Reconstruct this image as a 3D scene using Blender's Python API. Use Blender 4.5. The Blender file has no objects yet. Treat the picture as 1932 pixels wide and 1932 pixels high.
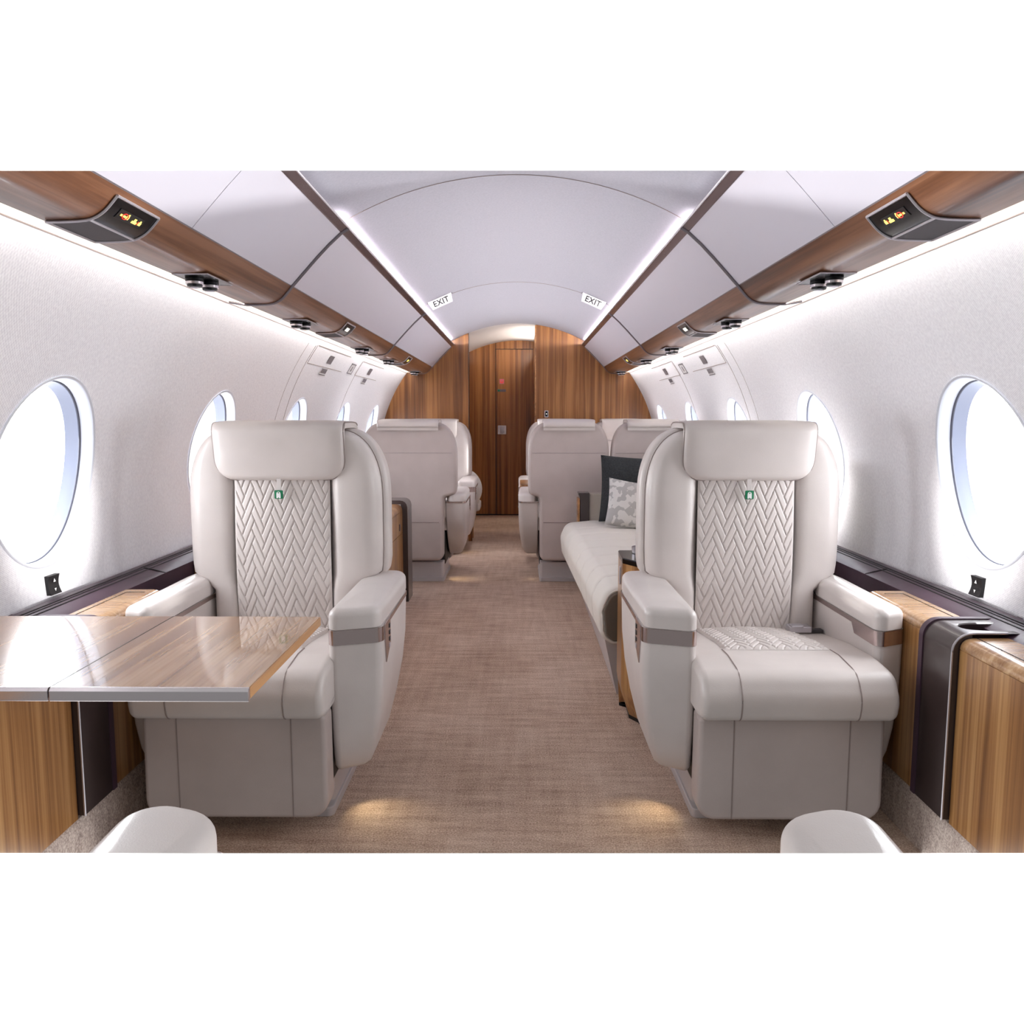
import bpy, bmesh, math, random
from mathutils import Vector, Matrix
random.seed(4)
C = bpy.context.scene.collection
PI = math.pi
MT = {}
# ------------------------------------------------------------------ materials
def lin(r, g, b):
    f = lambda c: (c/255/12.92) if c/255 <= .04045 else ((c/255+.055)/1.055)**2.4
    return (f(r), f(g), f(b), 1)
def newmat(name):
    m = bpy.data.materials.new(name); m.use_nodes = True
    nt = m.node_tree; b = nt.nodes['Principled BSDF']
    MT[name] = m
    return m, nt, b
def N(nt, t, **kw):
    n = nt.nodes.new(t)
    for k, v in kw.items():
        if hasattr(n, k): setattr(n, k, v)
        else: n.inputs[k].default_value = v
    return n
def coords(nt, scale=(1, 1, 1), kind='Object'):
    tc = N(nt, 'ShaderNodeTexCoord'); mp = N(nt, 'ShaderNodeMapping')
    mp.inputs['Scale'].default_value = scale
    nt.links.new(tc.outputs[kind], mp.inputs['Vector'])
    return mp.outputs['Vector']
def ramp(nt, fac, stops):
    r = N(nt, 'ShaderNodeValToRGB'); e = r.color_ramp.elements
    while len(e) < len(stops): e.new(.5)
    for i, (p, c) in enumerate(stops): e[i].position = p; e[i].color = c
    nt.links.new(fac, r.inputs['Fac']); return r.outputs['Color']
def bump(nt, b, h, strength, dist=.002):
    n = N(nt, 'ShaderNodeBump'); n.inputs['Strength'].default_value = strength; n.inputs['Distance'].default_value = dist
    nt.links.new(h, n.inputs['Height']); nt.links.new(n.outputs['Normal'], b.inputs['Normal'])
def plain(name, rgb, rough=.5, metal=0, coat=0, spec=None, emit=None, es=0):
    m, nt, b = newmat(name)
    b.inputs['Base Color'].default_value = lin(*rgb); b.inputs['Roughness'].default_value = rough
    b.inputs['Metallic'].default_value = metal; b.inputs['Coat Weight'].default_value = coat
    if spec is not None: b.inputs['Specular IOR Level'].default_value = spec
    if emit: b.inputs['Emission Color'].default_value = lin(*emit); b.inputs['Emission Strength'].default_value = es
    v = coords(nt, (60, 60, 60)); n = N(nt, 'ShaderNodeTexNoise'); n.inputs['Scale'].default_value = 3
    nt.links.new(v, n.inputs['Vector'])
    r = N(nt, 'ShaderNodeMapRange'); r.inputs['To Min'].default_value = max(0.02, rough-.03); r.inputs['To Max'].default_value = rough+.03
    nt.links.new(n.outputs['Fac'], r.inputs['Value']); nt.links.new(r.outputs['Result'], b.inputs['Roughness'])
    return m
def leather(name, rgb, rough=.42, var=6, bs=.25):
    m, nt, b = newmat(name)
    v = coords(nt, (1, 1, 1))
    n = N(nt, 'ShaderNodeTexNoise'); n.inputs['Scale'].default_value = 5; n.inputs['Detail'].default_value = 3
    nt.links.new(v, n.inputs['Vector'])
    c = ramp(nt, n.outputs['Fac'], [(.3, lin(*[x-var for x in rgb])), (.7, lin(*[min(255, x+var) for x in rgb]))])
    nt.links.new(c, b.inputs['Base Color'])
    b.inputs['Roughness'].default_value = rough; b.inputs['Specular IOR Level'].default_value = .45; b.inputs['Coat Weight'].default_value = .14; b.inputs['Coat Roughness'].default_value = .24
    v2 = coords(nt, (1, 1, 1)); n2 = N(nt, 'ShaderNodeTexVoronoi'); n2.inputs['Scale'].default_value = 420
    nt.links.new(v2, n2.inputs['Vector']); n3 = N(nt, 'ShaderNodeTexNoise'); n3.inputs['Scale'].default_value = 14
    nt.links.new(v2, n3.inputs['Vector'])
    a = N(nt, 'ShaderNodeMath', operation='MULTIPLY_ADD'); a.inputs[1].default_value = .12
    nt.links.new(n2.outputs['Distance'], a.inputs[0]); nt.links.new(n3.outputs['Fac'], a.inputs[2])
    bump(nt, b, a.outputs[0], bs, .004)
    return m
def wood(name, c0, c1, c2, axis='z', rough=.32, coat=.25, croughness=.12, s=1.0, streak=1.0):
    m, nt, b = newmat(name)
    g = {'x': (.9, 26, 26), 'y': (26, .9, 26), 'z': (26, 26, .55)}[axis]
    v = coords(nt, tuple(q*s for q in g))
    n = N(nt, 'ShaderNodeTexNoise'); n.inputs['Scale'].default_value = 1; n.inputs['Detail'].default_value = 7; n.inputs['Roughness'].default_value = .62; n.inputs['Distortion'].default_value = .35
    nt.links.new(v, n.inputs['Vector'])
    g2 = tuple(q*s*(5 if q > 5 else 1.6) for q in g)
    v2 = coords(nt, g2); n2 = N(nt, 'ShaderNodeTexNoise'); n2.inputs['Scale'].default_value = 1; n2.inputs['Detail'].default_value = 4
    nt.links.new(v2, n2.inputs['Vector'])
    g3 = tuple(q*s*(.22 if q > 5 else .5) for q in g)
    v3 = coords(nt, g3); n4 = N(nt, 'ShaderNodeTexNoise'); n4.inputs['Scale'].default_value = 1; n4.inputs['Detail'].default_value = 2
    nt.links.new(v3, n4.inputs['Vector'])
    a = N(nt, 'ShaderNodeMath', operation='MULTIPLY_ADD'); a.inputs[1].default_value = .35*streak
    nt.links.new(n2.outputs['Fac'], a.inputs[0]); nt.links.new(n.outputs['Fac'], a.inputs[2])
    a2 = N(nt, 'ShaderNodeMath', operation='MULTIPLY_ADD'); a2.inputs[1].default_value = .4
    nt.links.new(n4.outputs['Fac'], a2.inputs[0]); nt.links.new(a.outputs[0], a2.inputs[2])
    c = ramp(nt, a2.outputs[0], [(.68, lin(*c0)), (.86, lin(*c1)), (1.05 if False else 1.0, lin(*c2))])
    nt.links.new(c, b.inputs['Base Color'])
    b.inputs['Roughness'].default_value = rough; b.inputs['Coat Weight'].default_value = coat; b.inputs['Coat Roughness'].default_value = croughness
    return m
def emis(name, rgb, s):
    m, nt, b = newmat(name)
    b.inputs['Base Color'].default_value = lin(*rgb); b.inputs['Emission Color'].default_value = lin(*rgb); b.inputs['Emission Strength'].default_value = s
    return m
def weave(name, rgb, dk, sc, rough=.85, bs=.3):
    m, nt, b = newmat(name)
    v = coords(nt, (1, 1, 1)); sep = N(nt, 'ShaderNodeSeparateXYZ'); nt.links.new(v, sep.inputs[0])
    def sn(o, k):
        mu = N(nt, 'ShaderNodeMath', operation='MULTIPLY'); mu.inputs[1].default_value = k; nt.links.new(o, mu.inputs[0])
        s = N(nt, 'ShaderNodeMath', operation='SINE'); nt.links.new(mu.outputs[0], s.inputs[0]); return s.outputs[0]
    sy = sn(sep.outputs[1], sc*.6)
    av = N(nt, 'ShaderNodeMath', operation='SUBTRACT'); nt.links.new(sep.outputs[2], av.inputs[0]); nt.links.new(sep.outputs[0], av.inputs[1])
    sz = sn(av.outputs[0], sc)
    mm = N(nt, 'ShaderNodeMath', operation='MULTIPLY'); nt.links.new(sy, mm.inputs[0]); nt.links.new(sz, mm.inputs[1])
    no = N(nt, 'ShaderNodeTexNoise'); no.inputs['Scale'].default_value = 120; nt.links.new(v, no.inputs['Vector'])
    ad = N(nt, 'ShaderNodeMath', operation='MULTIPLY_ADD'); ad.inputs[1].default_value = .28; nt.links.new(mm.outputs[0], ad.inputs[0]); nt.links.new(no.outputs['Fac'], ad.inputs[2])
    c = ramp(nt, ad.outputs[0], [(.2, lin(*dk)), (.75, lin(*rgb))])
    nt.links.new(c, b.inputs['Base Color']); b.inputs['Roughness'].default_value = rough; b.inputs['Specular IOR Level'].default_value = .25
    bump(nt, b, ad.outputs[0], bs, .0015)
    return m
def carpet(name, a_, b_, c_):
    m, nt, b = newmat(name)
    v = coords(nt, (5, 34, 12)); n = N(nt, 'ShaderNodeTexNoise'); n.inputs['Scale'].default_value = 1; n.inputs['Detail'].default_value = 6; n.inputs['Roughness'].default_value = .7
    nt.links.new(v, n.inputs['Vector'])
    v2 = coords(nt, (1, 1, 1)); n2 = N(nt, 'ShaderNodeTexNoise'); n2.inputs['Scale'].default_value = 210; n2.inputs['Detail'].default_value = 2
    nt.links.new(v2, n2.inputs['Vector'])
    n3 = N(nt, 'ShaderNodeTexNoise'); n3.inputs['Scale'].default_value = 2.3; nt.links.new(v2, n3.inputs['Vector'])
    v4 = coords(nt, (35, 3, 12)); n4 = N(nt, 'ShaderNodeTexNoise'); n4.inputs['Scale'].default_value = 1; n4.inputs['Detail'].default_value = 4
    nt.links.new(v4, n4.inputs['Vector'])
    s = N(nt, 'ShaderNodeMath', operation='MULTIPLY_ADD'); s.inputs[1].default_value = 1.5; nt.links.new(n2.outputs['Fac'], s.inputs[0]); nt.links.new(n.outputs['Fac'], s.inputs[2])
    s2 = N(nt, 'ShaderNodeMath', operation='MULTIPLY_ADD'); s2.inputs[1].default_value = .5; nt.links.new(n3.outputs['Fac'], s2.inputs[0]); nt.links.new(s.outputs[0], s2.inputs[2])
    s3 = N(nt, 'ShaderNodeMath', operation='MULTIPLY_ADD'); s3.inputs[1].default_value = .35; nt.links.new(n4.outputs['Fac'], s3.inputs[0]); nt.links.new(s2.outputs[0], s3.inputs[2])
    sc = N(nt, 'ShaderNodeMath', operation='MULTIPLY'); sc.inputs[1].default_value = .41; nt.links.new(s3.outputs[0], sc.inputs[0])
    c = ramp(nt, sc.outputs[0], [(.52, lin(*a_)), (.68, lin(*b_)), (.84, lin(*c_))])
    nt.links.new(c, b.inputs['Base Color']); b.inputs['Roughness'].default_value = .95; b.inputs['Specular IOR Level'].default_value = .1
    bump(nt, b, n2.outputs['Fac'], .6, .004)
    return m
leather('leather', (212, 203, 199), .40); leather('leather_arm', (214, 206, 203), .36)
leather('leather_shaded', (190, 177, 173), .46)  # same leather toned down; shade on leg rests and far shells painted in
leather('purple_leather', (72, 50, 64), .5, 4)
plain('seam', (150, 136, 132), .7)
plain('seam_light', (176, 164, 162), .6)
weave('wallfabric', (238, 237, 241), (219, 217, 223), 1050)
weave('ceilfabric', (180, 179, 190), (167, 166, 178), 1300, .9, .15)
plain('bin_white', (208, 205, 216), .45)
plain('window_white', (212, 215, 224), .4)
plain('window_shade', (150, 156, 176), .5)
plain('gasket', (92, 94, 108), .5)
plain('chrome', (226, 219, 222), .24, .9)
plain('bronze', (196, 180, 178), .24, 1)
plain('rail_metal', (146, 130, 134), .26, .85)
plain('silver', (200, 196, 202), .38, .8)
plain('gasket_tube', (132, 126, 132), .35, .6)
plain('black_gloss', (12, 12, 15), .22, 0, 0, .35)
plain('black', (22, 20, 22), .5)
plain('speaker_grey', (84, 80, 84), .75)
plain('dark_trim', (56, 44, 44), .3, 0, .5)
plain('pedestal', (196, 190, 192), .4)
plain('divan_fabric', (226, 221, 214), .75)
plain('taupe', (112, 102, 92), .85)
plain('cream_panel', (190, 180, 168), .6)
plain('green', (10, 120, 78), .5); plain('white_print', (240, 240, 240), .5)
plain('belt', (60, 56, 60), .6)
plain('exit_plate', (222, 218, 224), .4)
plain('ink', (30, 28, 32), .6)
plain('pink', (205, 130, 138), .5)
plain('placard', (206, 202, 204), .6)
plain('latch_grey', (105, 98, 104), .5)
plain('glow_white', (255, 252, 240), .5, 0, 0, None, (255, 250, 235), 1.6)
emis('sign_yellow', (255, 236, 120), 1.0); emis('sign_red', (215, 40, 30), .7)
emis('cove_cream', (255, 247, 228), .95); emis('cove_white', (255, 250, 240), 2.2)
emis('lamp_glow', (255, 235, 190), 2.0)
weave('pillow_dark', (66, 68, 70), (38, 40, 43), 700, .95, .8)
carpet('carpet', (150, 126, 112), (198, 172, 154), (230, 210, 194))
carpet('carpet_kick', (150, 132, 124), (196, 178, 168), (226, 212, 202))
wood('wood_bulk', (104, 60, 28), (142, 90, 46), (174, 118, 66), 'z', .35, .2, .2, 1.0)
wood('wood_door', (96, 54, 24), (142, 88, 42), (174, 116, 62), 'z', .35, .2, .2, 1.0)
wood('wood_cab', (118, 76, 42), (160, 112, 66), (190, 144, 92), 'z', .3, .4, .1, .85)
wood('wood_top', (146, 102, 62), (184, 140, 96), (208, 170, 126), 'x', .25, .8, .06, .8)
wood('wood_table', (124, 86, 60), (168, 126, 92), (198, 158, 120), 'y', .2, 1.0, .03, .8)
wood('wood_bin', (66, 38, 24), (108, 68, 44), (138, 95, 68), 'y', .33, .25, .1, .7)
wood('wood_edge', (130, 86, 48), (176, 124, 76), (200, 150, 100), 'y', .35, .3, .1, .8)
def pillow_pattern():
    m, nt, b = newmat('pillow_geo')
    v = coords(nt, (26, 26, 26)); vo = N(nt, 'ShaderNodeTexVoronoi', distance='MANHATTAN'); vo.inputs['Scale'].default_value = 1.2
    nt.links.new(v, vo.inputs['Vector']); sp = N(nt, 'ShaderNodeSeparateColor'); nt.links.new(vo.outputs['Color'], sp.inputs[0])
    c = ramp(nt, sp.outputs[0], [(.58, lin(176, 174, 174)), (.60, lin(214, 212, 210))]); nt.links.new(c, b.inputs['Base Color']); b.inputs['Roughness'].default_value = .9
pillow_pattern()
def glassmat():
    m, nt, b = newmat('pane_glass')
    out = nt.nodes['Material Output']; t = N(nt, 'ShaderNodeBsdfTransparent'); g = N(nt, 'ShaderNodeBsdfGlossy'); g.inputs['Roughness'].default_value = .02
    mx = N(nt, 'ShaderNodeMixShader'); mx.inputs['Fac'].default_value = .05
    nt.links.new(t.outputs[0], mx.inputs[1]); nt.links.new(g.outputs[0], mx.inputs[2]); nt.links.new(mx.outputs[0], out.inputs['Surface'])
glassmat()
# ------------------------------------------------------------------ mesh helpers
def mk(name, verts, faces, mat, parent=None, sharp=38):
    me = bpy.data.meshes.new(name); me.from_pydata([tuple(v) for v in verts], [], faces); me.validate(); me.update()
    bm = bmesh.new(); bm.from_mesh(me); bmesh.ops.remove_doubles(bm, verts=bm.verts, dist=1e-6)
    bmesh.ops.recalc_face_normals(bm, faces=bm.faces); bm.to_mesh(me); bm.free()
    for p in me.polygons: p.use_smooth = True
    me.set_sharp_from_angle(angle=math.radians(sharp))
    me.materials.append(MT[mat])
    o = bpy.data.objects.new(name, me); C.objects.link(o)
    if parent: o.parent = parent
    if len(me.polygons) < 20000:
        wn = o.modifiers.new('normals', 'WEIGHTED_NORMAL'); wn.keep_sharp = True; wn.weight = 90
    return o
def join(*parts):
    V, F = [], []
    for v, f in parts:
        k = len(V); V += list(v); F += [[i+k for i in q] for q in f]
    return V, F
def rpoly(pts, seg=6):
    """pts: (a,b,r) -> rounded outline"""
    out = []; n = len(pts)
    for i in range(n):
        a = Vector(pts[i-1][:2]); p = Vector(pts[i][:2]); c = Vector(pts[(i+1) % n][:2]); r = pts[i][2] if len(pts[i]) > 2 else 0
        if r <= 1e-5: out.append((p.x, p.y)); continue
        d1 = (a-p).normalized(); d2 = (c-p).normalized()
        ang = math.acos(max(-1, min(1, d1.dot(d2)))); t = r/math.tan(ang/2)
        t = min(t, (a-p).length*.499, (c-p).length*.499); r2 = t*math.tan(ang/2)
        cen = p+(d1+d2).normalized()*(r2/math.sin(ang/2))
        s = p+d1*t-cen; e = p+d2*t-cen; a0 = math.atan2(s.y, s.x); a1 = math.atan2(e.y, e.x); da = (a1-a0+PI) % (2*PI)-PI
        for k in range(seg+1):
            q = a0+da*k/seg; out.append((cen.x+r2*math.cos(q), cen.y+r2*math.sin(q)))
    return out
def area(o): return sum(o[i-1][0]*o[i][1]-o[i][0]*o[i-1][1] for i in range(len(o)))/2
def inset(o, d):
    n = len(o); out = []; sg = 1 if area(o) > 0 else -1
    for i in range(n):
        p = Vector(o[i]); a = Vector(o[i-1]); c = Vector(o[(i+1) % n]); e1 = p-a; e2 = c-p
        if e1.length < 1e-7: e1 = e2
        if e2.length < 1e-7: e2 = e1
        e1 = e1.normalized(); e2 = e2.normalized(); n1 = Vector((-e1.y, e1.x))*sg; n2 = Vector((-e2.y, e2.x))*sg; m = (n1+n2)
        if m.length < 1e-6: m = n1
        m = m.normalized(); k = max(.5, m.dot(n1)); q = p+m*(d/k); out.append((q.x, q.y))
    return out
def slab(pts, d0, d1, r=.005, mapf=lambda a, b, d: (a, d, b), puff=0, puffback=0, seg=4, rb=None, raw=False, cseg=6):
    """outline in (a,b), thickness along d from d0 (back) to d1 (front); r = edge rounding"""
    o = pts if raw else rpoly(pts, cseg); rings = []; sd = 1 if d1 > d0 else -1; rb = r if rb is None else rb
    def cap(d, r_, sgn, pf):
        rr = []
        for k in range(seg+1):
            t = k/seg*PI/2
            rr.append((inset(o, r_*(1-math.sin(t))) if r_ > 0 else o, d+sgn*r_*(1-math.cos(t)) if False else d+sgn*(-r_*math.cos(t)+0)+0))
        return rr
    n = len(o)
    cx = sum(p[0] for p in o)/n; cy = sum(p[1] for p in o)/n
    def side(d, r_, sgn, pf):
        # from flat face outward to side wall
        L = []; base = inset(o, r_) if r_ > 0 else o
        if pf:
            for f in (.12, .3, .5, .72, .9):
                L.append(([(cx+(p[0]-cx)*f, cy+(p[1]-cy)*f) for p in base], d+sgn*pf*(1-f**2.4)))
        if r_ <= 0: L.append((o, d)); return L
        for k in range(seg+1):
            t = k/seg*PI/2
            L.append((inset(o, r_*(1-math.sin(t))), d-sgn*r_*(1-math.cos(t))))
        return L
    front = side(d1, r, sd, puff); back = side(d0, rb, -sd, puffback)
    rings = front+back[::-1]
    V = []; F = []
    for (ol, d) in rings: V += [mapf(p[0], p[1], d) for p in ol]
    for k in range(len(rings)-1):
        for i in range(n):
            j = (i+1) % n; F.append([k*n+i, k*n+j, (k+1)*n+j, (k+1)*n+i])
    F.append(list(range(n))[::-1]); F.append([(len(rings)-1)*n+i for i in range(n)])
    return V, F
def box(x0, x1, y0, y1, z0, z1, r=.003):
    return slab([(x0, z0, r), (x1, z0, r), (x1, z1, r), (x0, z1, r)], y0, y1, r, cseg=2, seg=2)
def grid(fn, nu, nv, u0=0, u1=1, v0=0, v1=1):
    V = [fn(u0+(u1-u0)*i/nu, v0+(v1-v0)*j/nv) for j in range(nv+1) for i in range(nu+1)]
    F = [[j*(nu+1)+i, j*(nu+1)+i+1, (j+1)*(nu+1)+i+1, (j+1)*(nu+1)+i] for j in range(nv) for i in range(nu)]
    return V, F
def tube(path, r, n=6, closed=False):
    P = [Vector(p) for p in path]; V = []; F = []; m = len(P); up = Vector((0, 0, 1))
    for i, p in enumerate(P):
        t = (P[(i+1) % m]-P[i-1]) if closed else (P[min(i+1, m-1)]-P[max(i-1, 0)])
        t = t.normalized() if t.length > 1e-9 else Vector((1, 0, 0))
        a = t.cross(up)
        if a.length < .1: a = t.cross(Vector((0, 1, 0)))
        a.normalize(); b = t.cross(a).normalized()
        for k in range(n):
            q = 2*PI*k/n; V.append(p+a*math.cos(q)*r+b*math.sin(q)*r)
    for i in range(m if closed else m-1):
        j = (i+1) % m
        for k in range(n):
            l = (k+1) % n; F.append([i*n+k, i*n+l, j*n+l, j*n+k])
    if not closed: F.append(list(range(n))[::-1]); F.append([(m-1)*n+k for k in range(n)])
    return V, F
def lathe(prof, cx, cy, n=20):
    V = []; F = []; m = len(prof)
    for (r, z) in prof:
        for k in range(n): q = 2*PI*k/n; V.append((cx+r*math.cos(q), cy+r*math.sin(q), z))
    for i in range(m-1):
        for k in range(n): l = (k+1) % n; F.append([i*n+k, i*n+l, (i+1)*n+l, (i+1)*n+k])
    F.append(list(range(n))[::-1]); F.append([(m-1)*n+k for k in range(n)])
    return V, F
def loft(secs):
    n = len(secs[0]); V = [v for s in secs for v in s]; F = []
    for k in range(len(secs)-1):
        for i in range(n): j = (i+1) % n; F.append([k*n+i, k*n+j, (k+1)*n+j, (k+1)*n+i])
    F.append(list(range(n))[::-1]); F.append([(len(secs)-1)*n+i for i in range(n)])
    return V, F
def prism(prof, y0, y1):
    """closed (x,z) profile extruded in y"""
    n = len(prof); V = [(p[0], y0, p[1]) for p in prof]+[(p[0], y1, p[1]) for p in prof]
    F = [[i, (i+1) % n, n+(i+1) % n, n+i] for i in range(n)]+[list(range(n))[::-1], list(range(n, 2*n))]
    return V, F
def strip(path, w):
    """ribbon faces from list of pairs"""
    V = []; F = []
    for a, b in path: V += [a, b]
    for i in range(len(path)-1): F.append([2*i, 2*i+1, 2*i+3, 2*i+2])
    return V, F
def catmull(P, k=6):
    P = [Vector(p) for p in P]; out = []
    for i in range(len(P)-1):
        a = P[max(i-1, 0)]; b = P[i]; c = P[i+1]; d = P[min(i+2, len(P)-1)]
        for j in range(k):
            t = j/k; out.append(tuple(.5*((2*b)+(c-a)*t+(2*a-5*b+4*c-d)*t*t+(3*b-a-3*c+d)*t**3)))
    out.append(tuple(P[-1])); return out
def tag(o, label, cat, group=None, kind=None):
    o['label'] = label; o['category'] = cat
    if group: o['group'] = group
    if kind: o['kind'] = kind
    return o
def thing(name, label, cat, loc=(0, 0, 0), group=None, rot=0):
    o = bpy.data.objects.new(name, None); C.objects.link(o); o.location = loc; o.rotation_euler = (0, 0, rot); o.empty_display_size = .1
    return tag(o, label, cat, group)
def struct(o, label=None, cat=None):
    o['kind'] = 'structure'
    if label: o['label'] = label
    if cat: o['category'] = cat
    return o
def M(name, vf, mat, parent=None, sharp=38): return mk(name, vf[0], vf[1], mat, parent, sharp)
SD = {1: 'right', -1: 'left'}
# ------------------------------------------------------------------ shell
YN, YB, YD = .35, 7.75, 9.43
def WX(z): return math.sqrt(max(.01, 1.3**2-(z-.75)**2))
def CZ(x):
    x = abs(x)
    if x <= .61: return 1.985-(1.26-math.sqrt(1.26**2-x*x))
    return 1.8275-(x-.61)*.22
WIN = [2.24+1.222*k for k in range(5)]
WA, WB, WZ = .243, .258, .97
def wallcell(s, y0, y1, yc, hole=True):
    zlo, zhi = .58, 1.545
    if not hole:
        return grid(lambda u, v: (s*WX(zlo+(zhi-zlo)*v), y0+(y1-y0)*u, zlo+(zhi-zlo)*v), 4, 24)
    ang = sorted(set([2*PI*k/72 for k in range(72)]+[math.atan2(z-WZ, y-yc) % (2*PI) for y in (y0, y1) for z in (zlo, zhi)]))
    V = []; F = []; n = len(ang); R = 14
    for a in ang:
        ca, sa = math.cos(a), math.sin(a)
        t = min((y1-yc)/ca if ca > 1e-9 else 1e9, (y0-yc)/ca if ca < -1e-9 else 1e9, (zhi-WZ)/sa if sa > 1e-9 else 1e9, (zlo-WZ)/sa if sa < -1e-9 else 1e9)
        e = 1/math.sqrt((ca/WA)**2+(sa/WB)**2)
        for k in range(R+1):
            f = k/R; rr = e+(t-e)*f; z = WZ+rr*sa; y = yc+rr*ca
            V.append((s*WX(z), y, z))
    for i in range(n):
        j = (i+1) % n
        for k in range(R): F.append([i*(R+1)+k, i*(R+1)+k+1, j*(R+1)+k+1, j*(R+1)+k])
    return V, F
for s in (-1, 1):
    parts = [wallcell(s, YN, WIN[0]-.611, 0, False), wallcell(s, WIN[-1]+.611, YB+.06, 0, False)]
    for yc in WIN: parts.append(wallcell(s, yc-.611, yc+.611, yc))
    w = struct(M('wall_'+SD[s], join(*parts), 'wallfabric', None, 60), 'curved off-white fabric sidewall panel with five oval windows on the %s' % SD[s], 'wall')
    # panel joints
    for q, yy in enumerate((4.27, 4.42, 5.73)):
        pth = [(s*(WX(z)-.0005), yy, z) for z in [1.0+.5*k/14 for k in range(15)]]
        M('panel_seam', tube(pth, .0009 if q == 0 else .0014, 5), 'seam', w)
    pth = [(s*(WX(1.532)-.0015), y, 1.532) for y in (YN, YB)]
    M('upper_seam', tube(pth, .002, 5), 'seam', w)
    # lower sidewall hidden behind furniture
    struct(M('wall_lower_'+SD[s], grid(lambda u, v: (s*(1.306), YN+(YB-YN)*u, .6*v), 2, 2), 'cream_panel'), 'lower sidewall lining on the %s behind the furniture' % SD[s], 'wall')
    for i, yc in enumerate(WIN):
        root = bpy.data.objects.new('window_%d' % (i+1+(0 if s < 0 else 5)), None); C.objects.link(root); root.location = (s*1.28, yc, WZ)
        struct(root, ['first', 'second', 'third', 'fourth', 'fifth'][i]+' oval cabin window from the front on the %s wall' % SD[s], 'window')
        def ring(prof, mat, nm):
            V = []; F = []; n = 72; m = len(prof)
            for k in range(n):
                a = 2*PI*k/n
                for (gr, dx) in prof:
                    y = math.cos(a)*(WA+gr); z = math.sin(a)*(WB+gr)
                    # dx measured outward from wall surface; blend into plane for deep rings
                    wx = WX(WZ+z)
                    V.append((s*(wx+dx-1.28), y, z))
            for k in range(n):
                l = (k+1) % n
                for j in range(m-1): F.append([k*m+j, k*m+j+1, l*m+j+1, l*m+j])
            return M(nm, (V, F), mat, root, 60)
        ring([(.006, -.001), (.004, -.004), (0, -.004), (-.003, -.001), (-.004, .01), (-.007, .034)], 'window_white', 'window_reveal')
        ring([(-.007, .034), (-.010, .036), (-.010, .040), (-.007, .042)], 'gasket', 'window_gasket')
        ring([(-.007, .042), (-.010, .060), (-.014, .078)], 'window_shade', 'window_frame')
        V = [(s*(WX(WZ)+.078-1.28), 0, 0)]; n = 48
        for k in range(n):
            a = 2*PI*k/n; z = math.sin(a)*(WB-.012); V.append((s*(WX(WZ+z)+.076-1.28), math.cos(a)*(WA-.012), z))
        M('pane', (V, [[0, 1+k, 1+(k+1) % n] for k in range(n)]), 'pane_glass', root, 80)
# ceiling
cv = [-.735, -.70, -.66]+[-.61+1.22*k/40 for k in range(41)]+[.66, .70, .735]
def ceilpatch(y0, y1, xs):
    V = []; F = []
    for y in (y0, y1):
        for x in xs: V.append((x, y, CZ(x)))
    n = len(xs)
    for i in range(n-1): F.append([i, i+1, n+i+1, n+i])
    return V, F
ceil = struct(M('ceiling', join(ceilpatch(YN, YB, cv)), 'ceilfabric', None, 60), 'arched pale fabric cabin ceiling between the overhead bins', 'ceiling')
for yy in (3.06, 5.40):
    M('ceiling_seam', tube([(x, yy, CZ(x)-.0006) for x in cv[3:-3]], .0016, 5), 'seam', ceil)
cz2 = struct(M('ceiling_corridor', ceilpatch(YB, YD, [-.75+1.5*k/30 for k in range(31)]), 'placard'), 'cream arched ceiling over the corridor behind the bulkheads', 'ceiling')
# floor
struct(M('floor', grid(lambda u, v: (-1.2+2.4*u, 1.4+(YD+.05-1.4)*v, 0), 4, 8), 'carpet'), 'beige-brown woven carpet floor of the aisle', 'floor')
# rear bulkheads
def bulk(name, xa, xb, y0, y1, mat, label):
    s = 1 if xb > 0 and xa >= 0 else -1
    # outline: bottom, outer wall curve, arc
    out = []
    if s > 0:
        pts = [(xa, 0), (1.12, 0)]+[(WX(z)+.0, z) for z in [.6+.93*k/16 for k in range(17)]]+[(1.0, 1.56), (.72, 1.86)]+[(x, CZ(x)+.004) for x in [.61-(.61-xa)*k/14 for k in range(15)]]
    else:
        pts = [(-xb_, z) for xb_, z in []]
        pts = [(xb, 0), (-1.12, 0)]+[(-WX(z), z) for z in [.6+.93*k/16 for k in range(17)]]+[(-1.0, 1.56), (-.72, 1.86)]+[(x, CZ(x)+.004) for x in [-.61+(xb+.61)*k/14 for k in range(15)]]
    return struct(M(name, prism(pts, y0, y1), mat, None, 20), label, 'wall')
bl = bulk('wall_rear_left', -1.3, -.457, YB, YB+.05, 'wood_bulk', 'walnut veneer bulkhead left of the corridor opening')
br = bulk('wall_rear_right', .165, 1.3, YB, YB+.05, 'wood_bulk', 'walnut veneer bulkhead right of the corridor opening')
M('edge_trim', box(.158, .17, YB-.006, YB+.06, 0, 1.97, .002), 'wood_edge', br)
M('panel_joint', box(-.4605, -.457, YB-.003, YB+.05, 0, 1.9, .001), 'dark_trim', bl)
struct(M('wall_corridor_left', box(-.70, -.66, YB+.05, YD, 0, 1.75, .002), 'wood_bulk'), 'walnut side wall of the corridor on the left', 'wall')
struct(M('wall_corridor_right', box(.172, .21, YB+.05, YD, 0, 1.99, .002), 'wood_bulk'), 'walnut side wall of the corridor on the right', 'wall')
pts = [(-.66, 0), (.3, 0)]+[(x, CZ(x)+.004) for x in [.3-.96*k/20 for k in range(21)]]
struct(M('wall_corridor_end', prism(pts, YD+.012, YD+.06), 'wood_door', None, 20), 'walnut end wall around the far door', 'wall')
door = struct(M('door_1', box(-.252, .20, YD-.012, YD+.014, .012, 1.885, .003), 'wood_door'), 'tall flush walnut door at the far end of the aisle', 'door')
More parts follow.
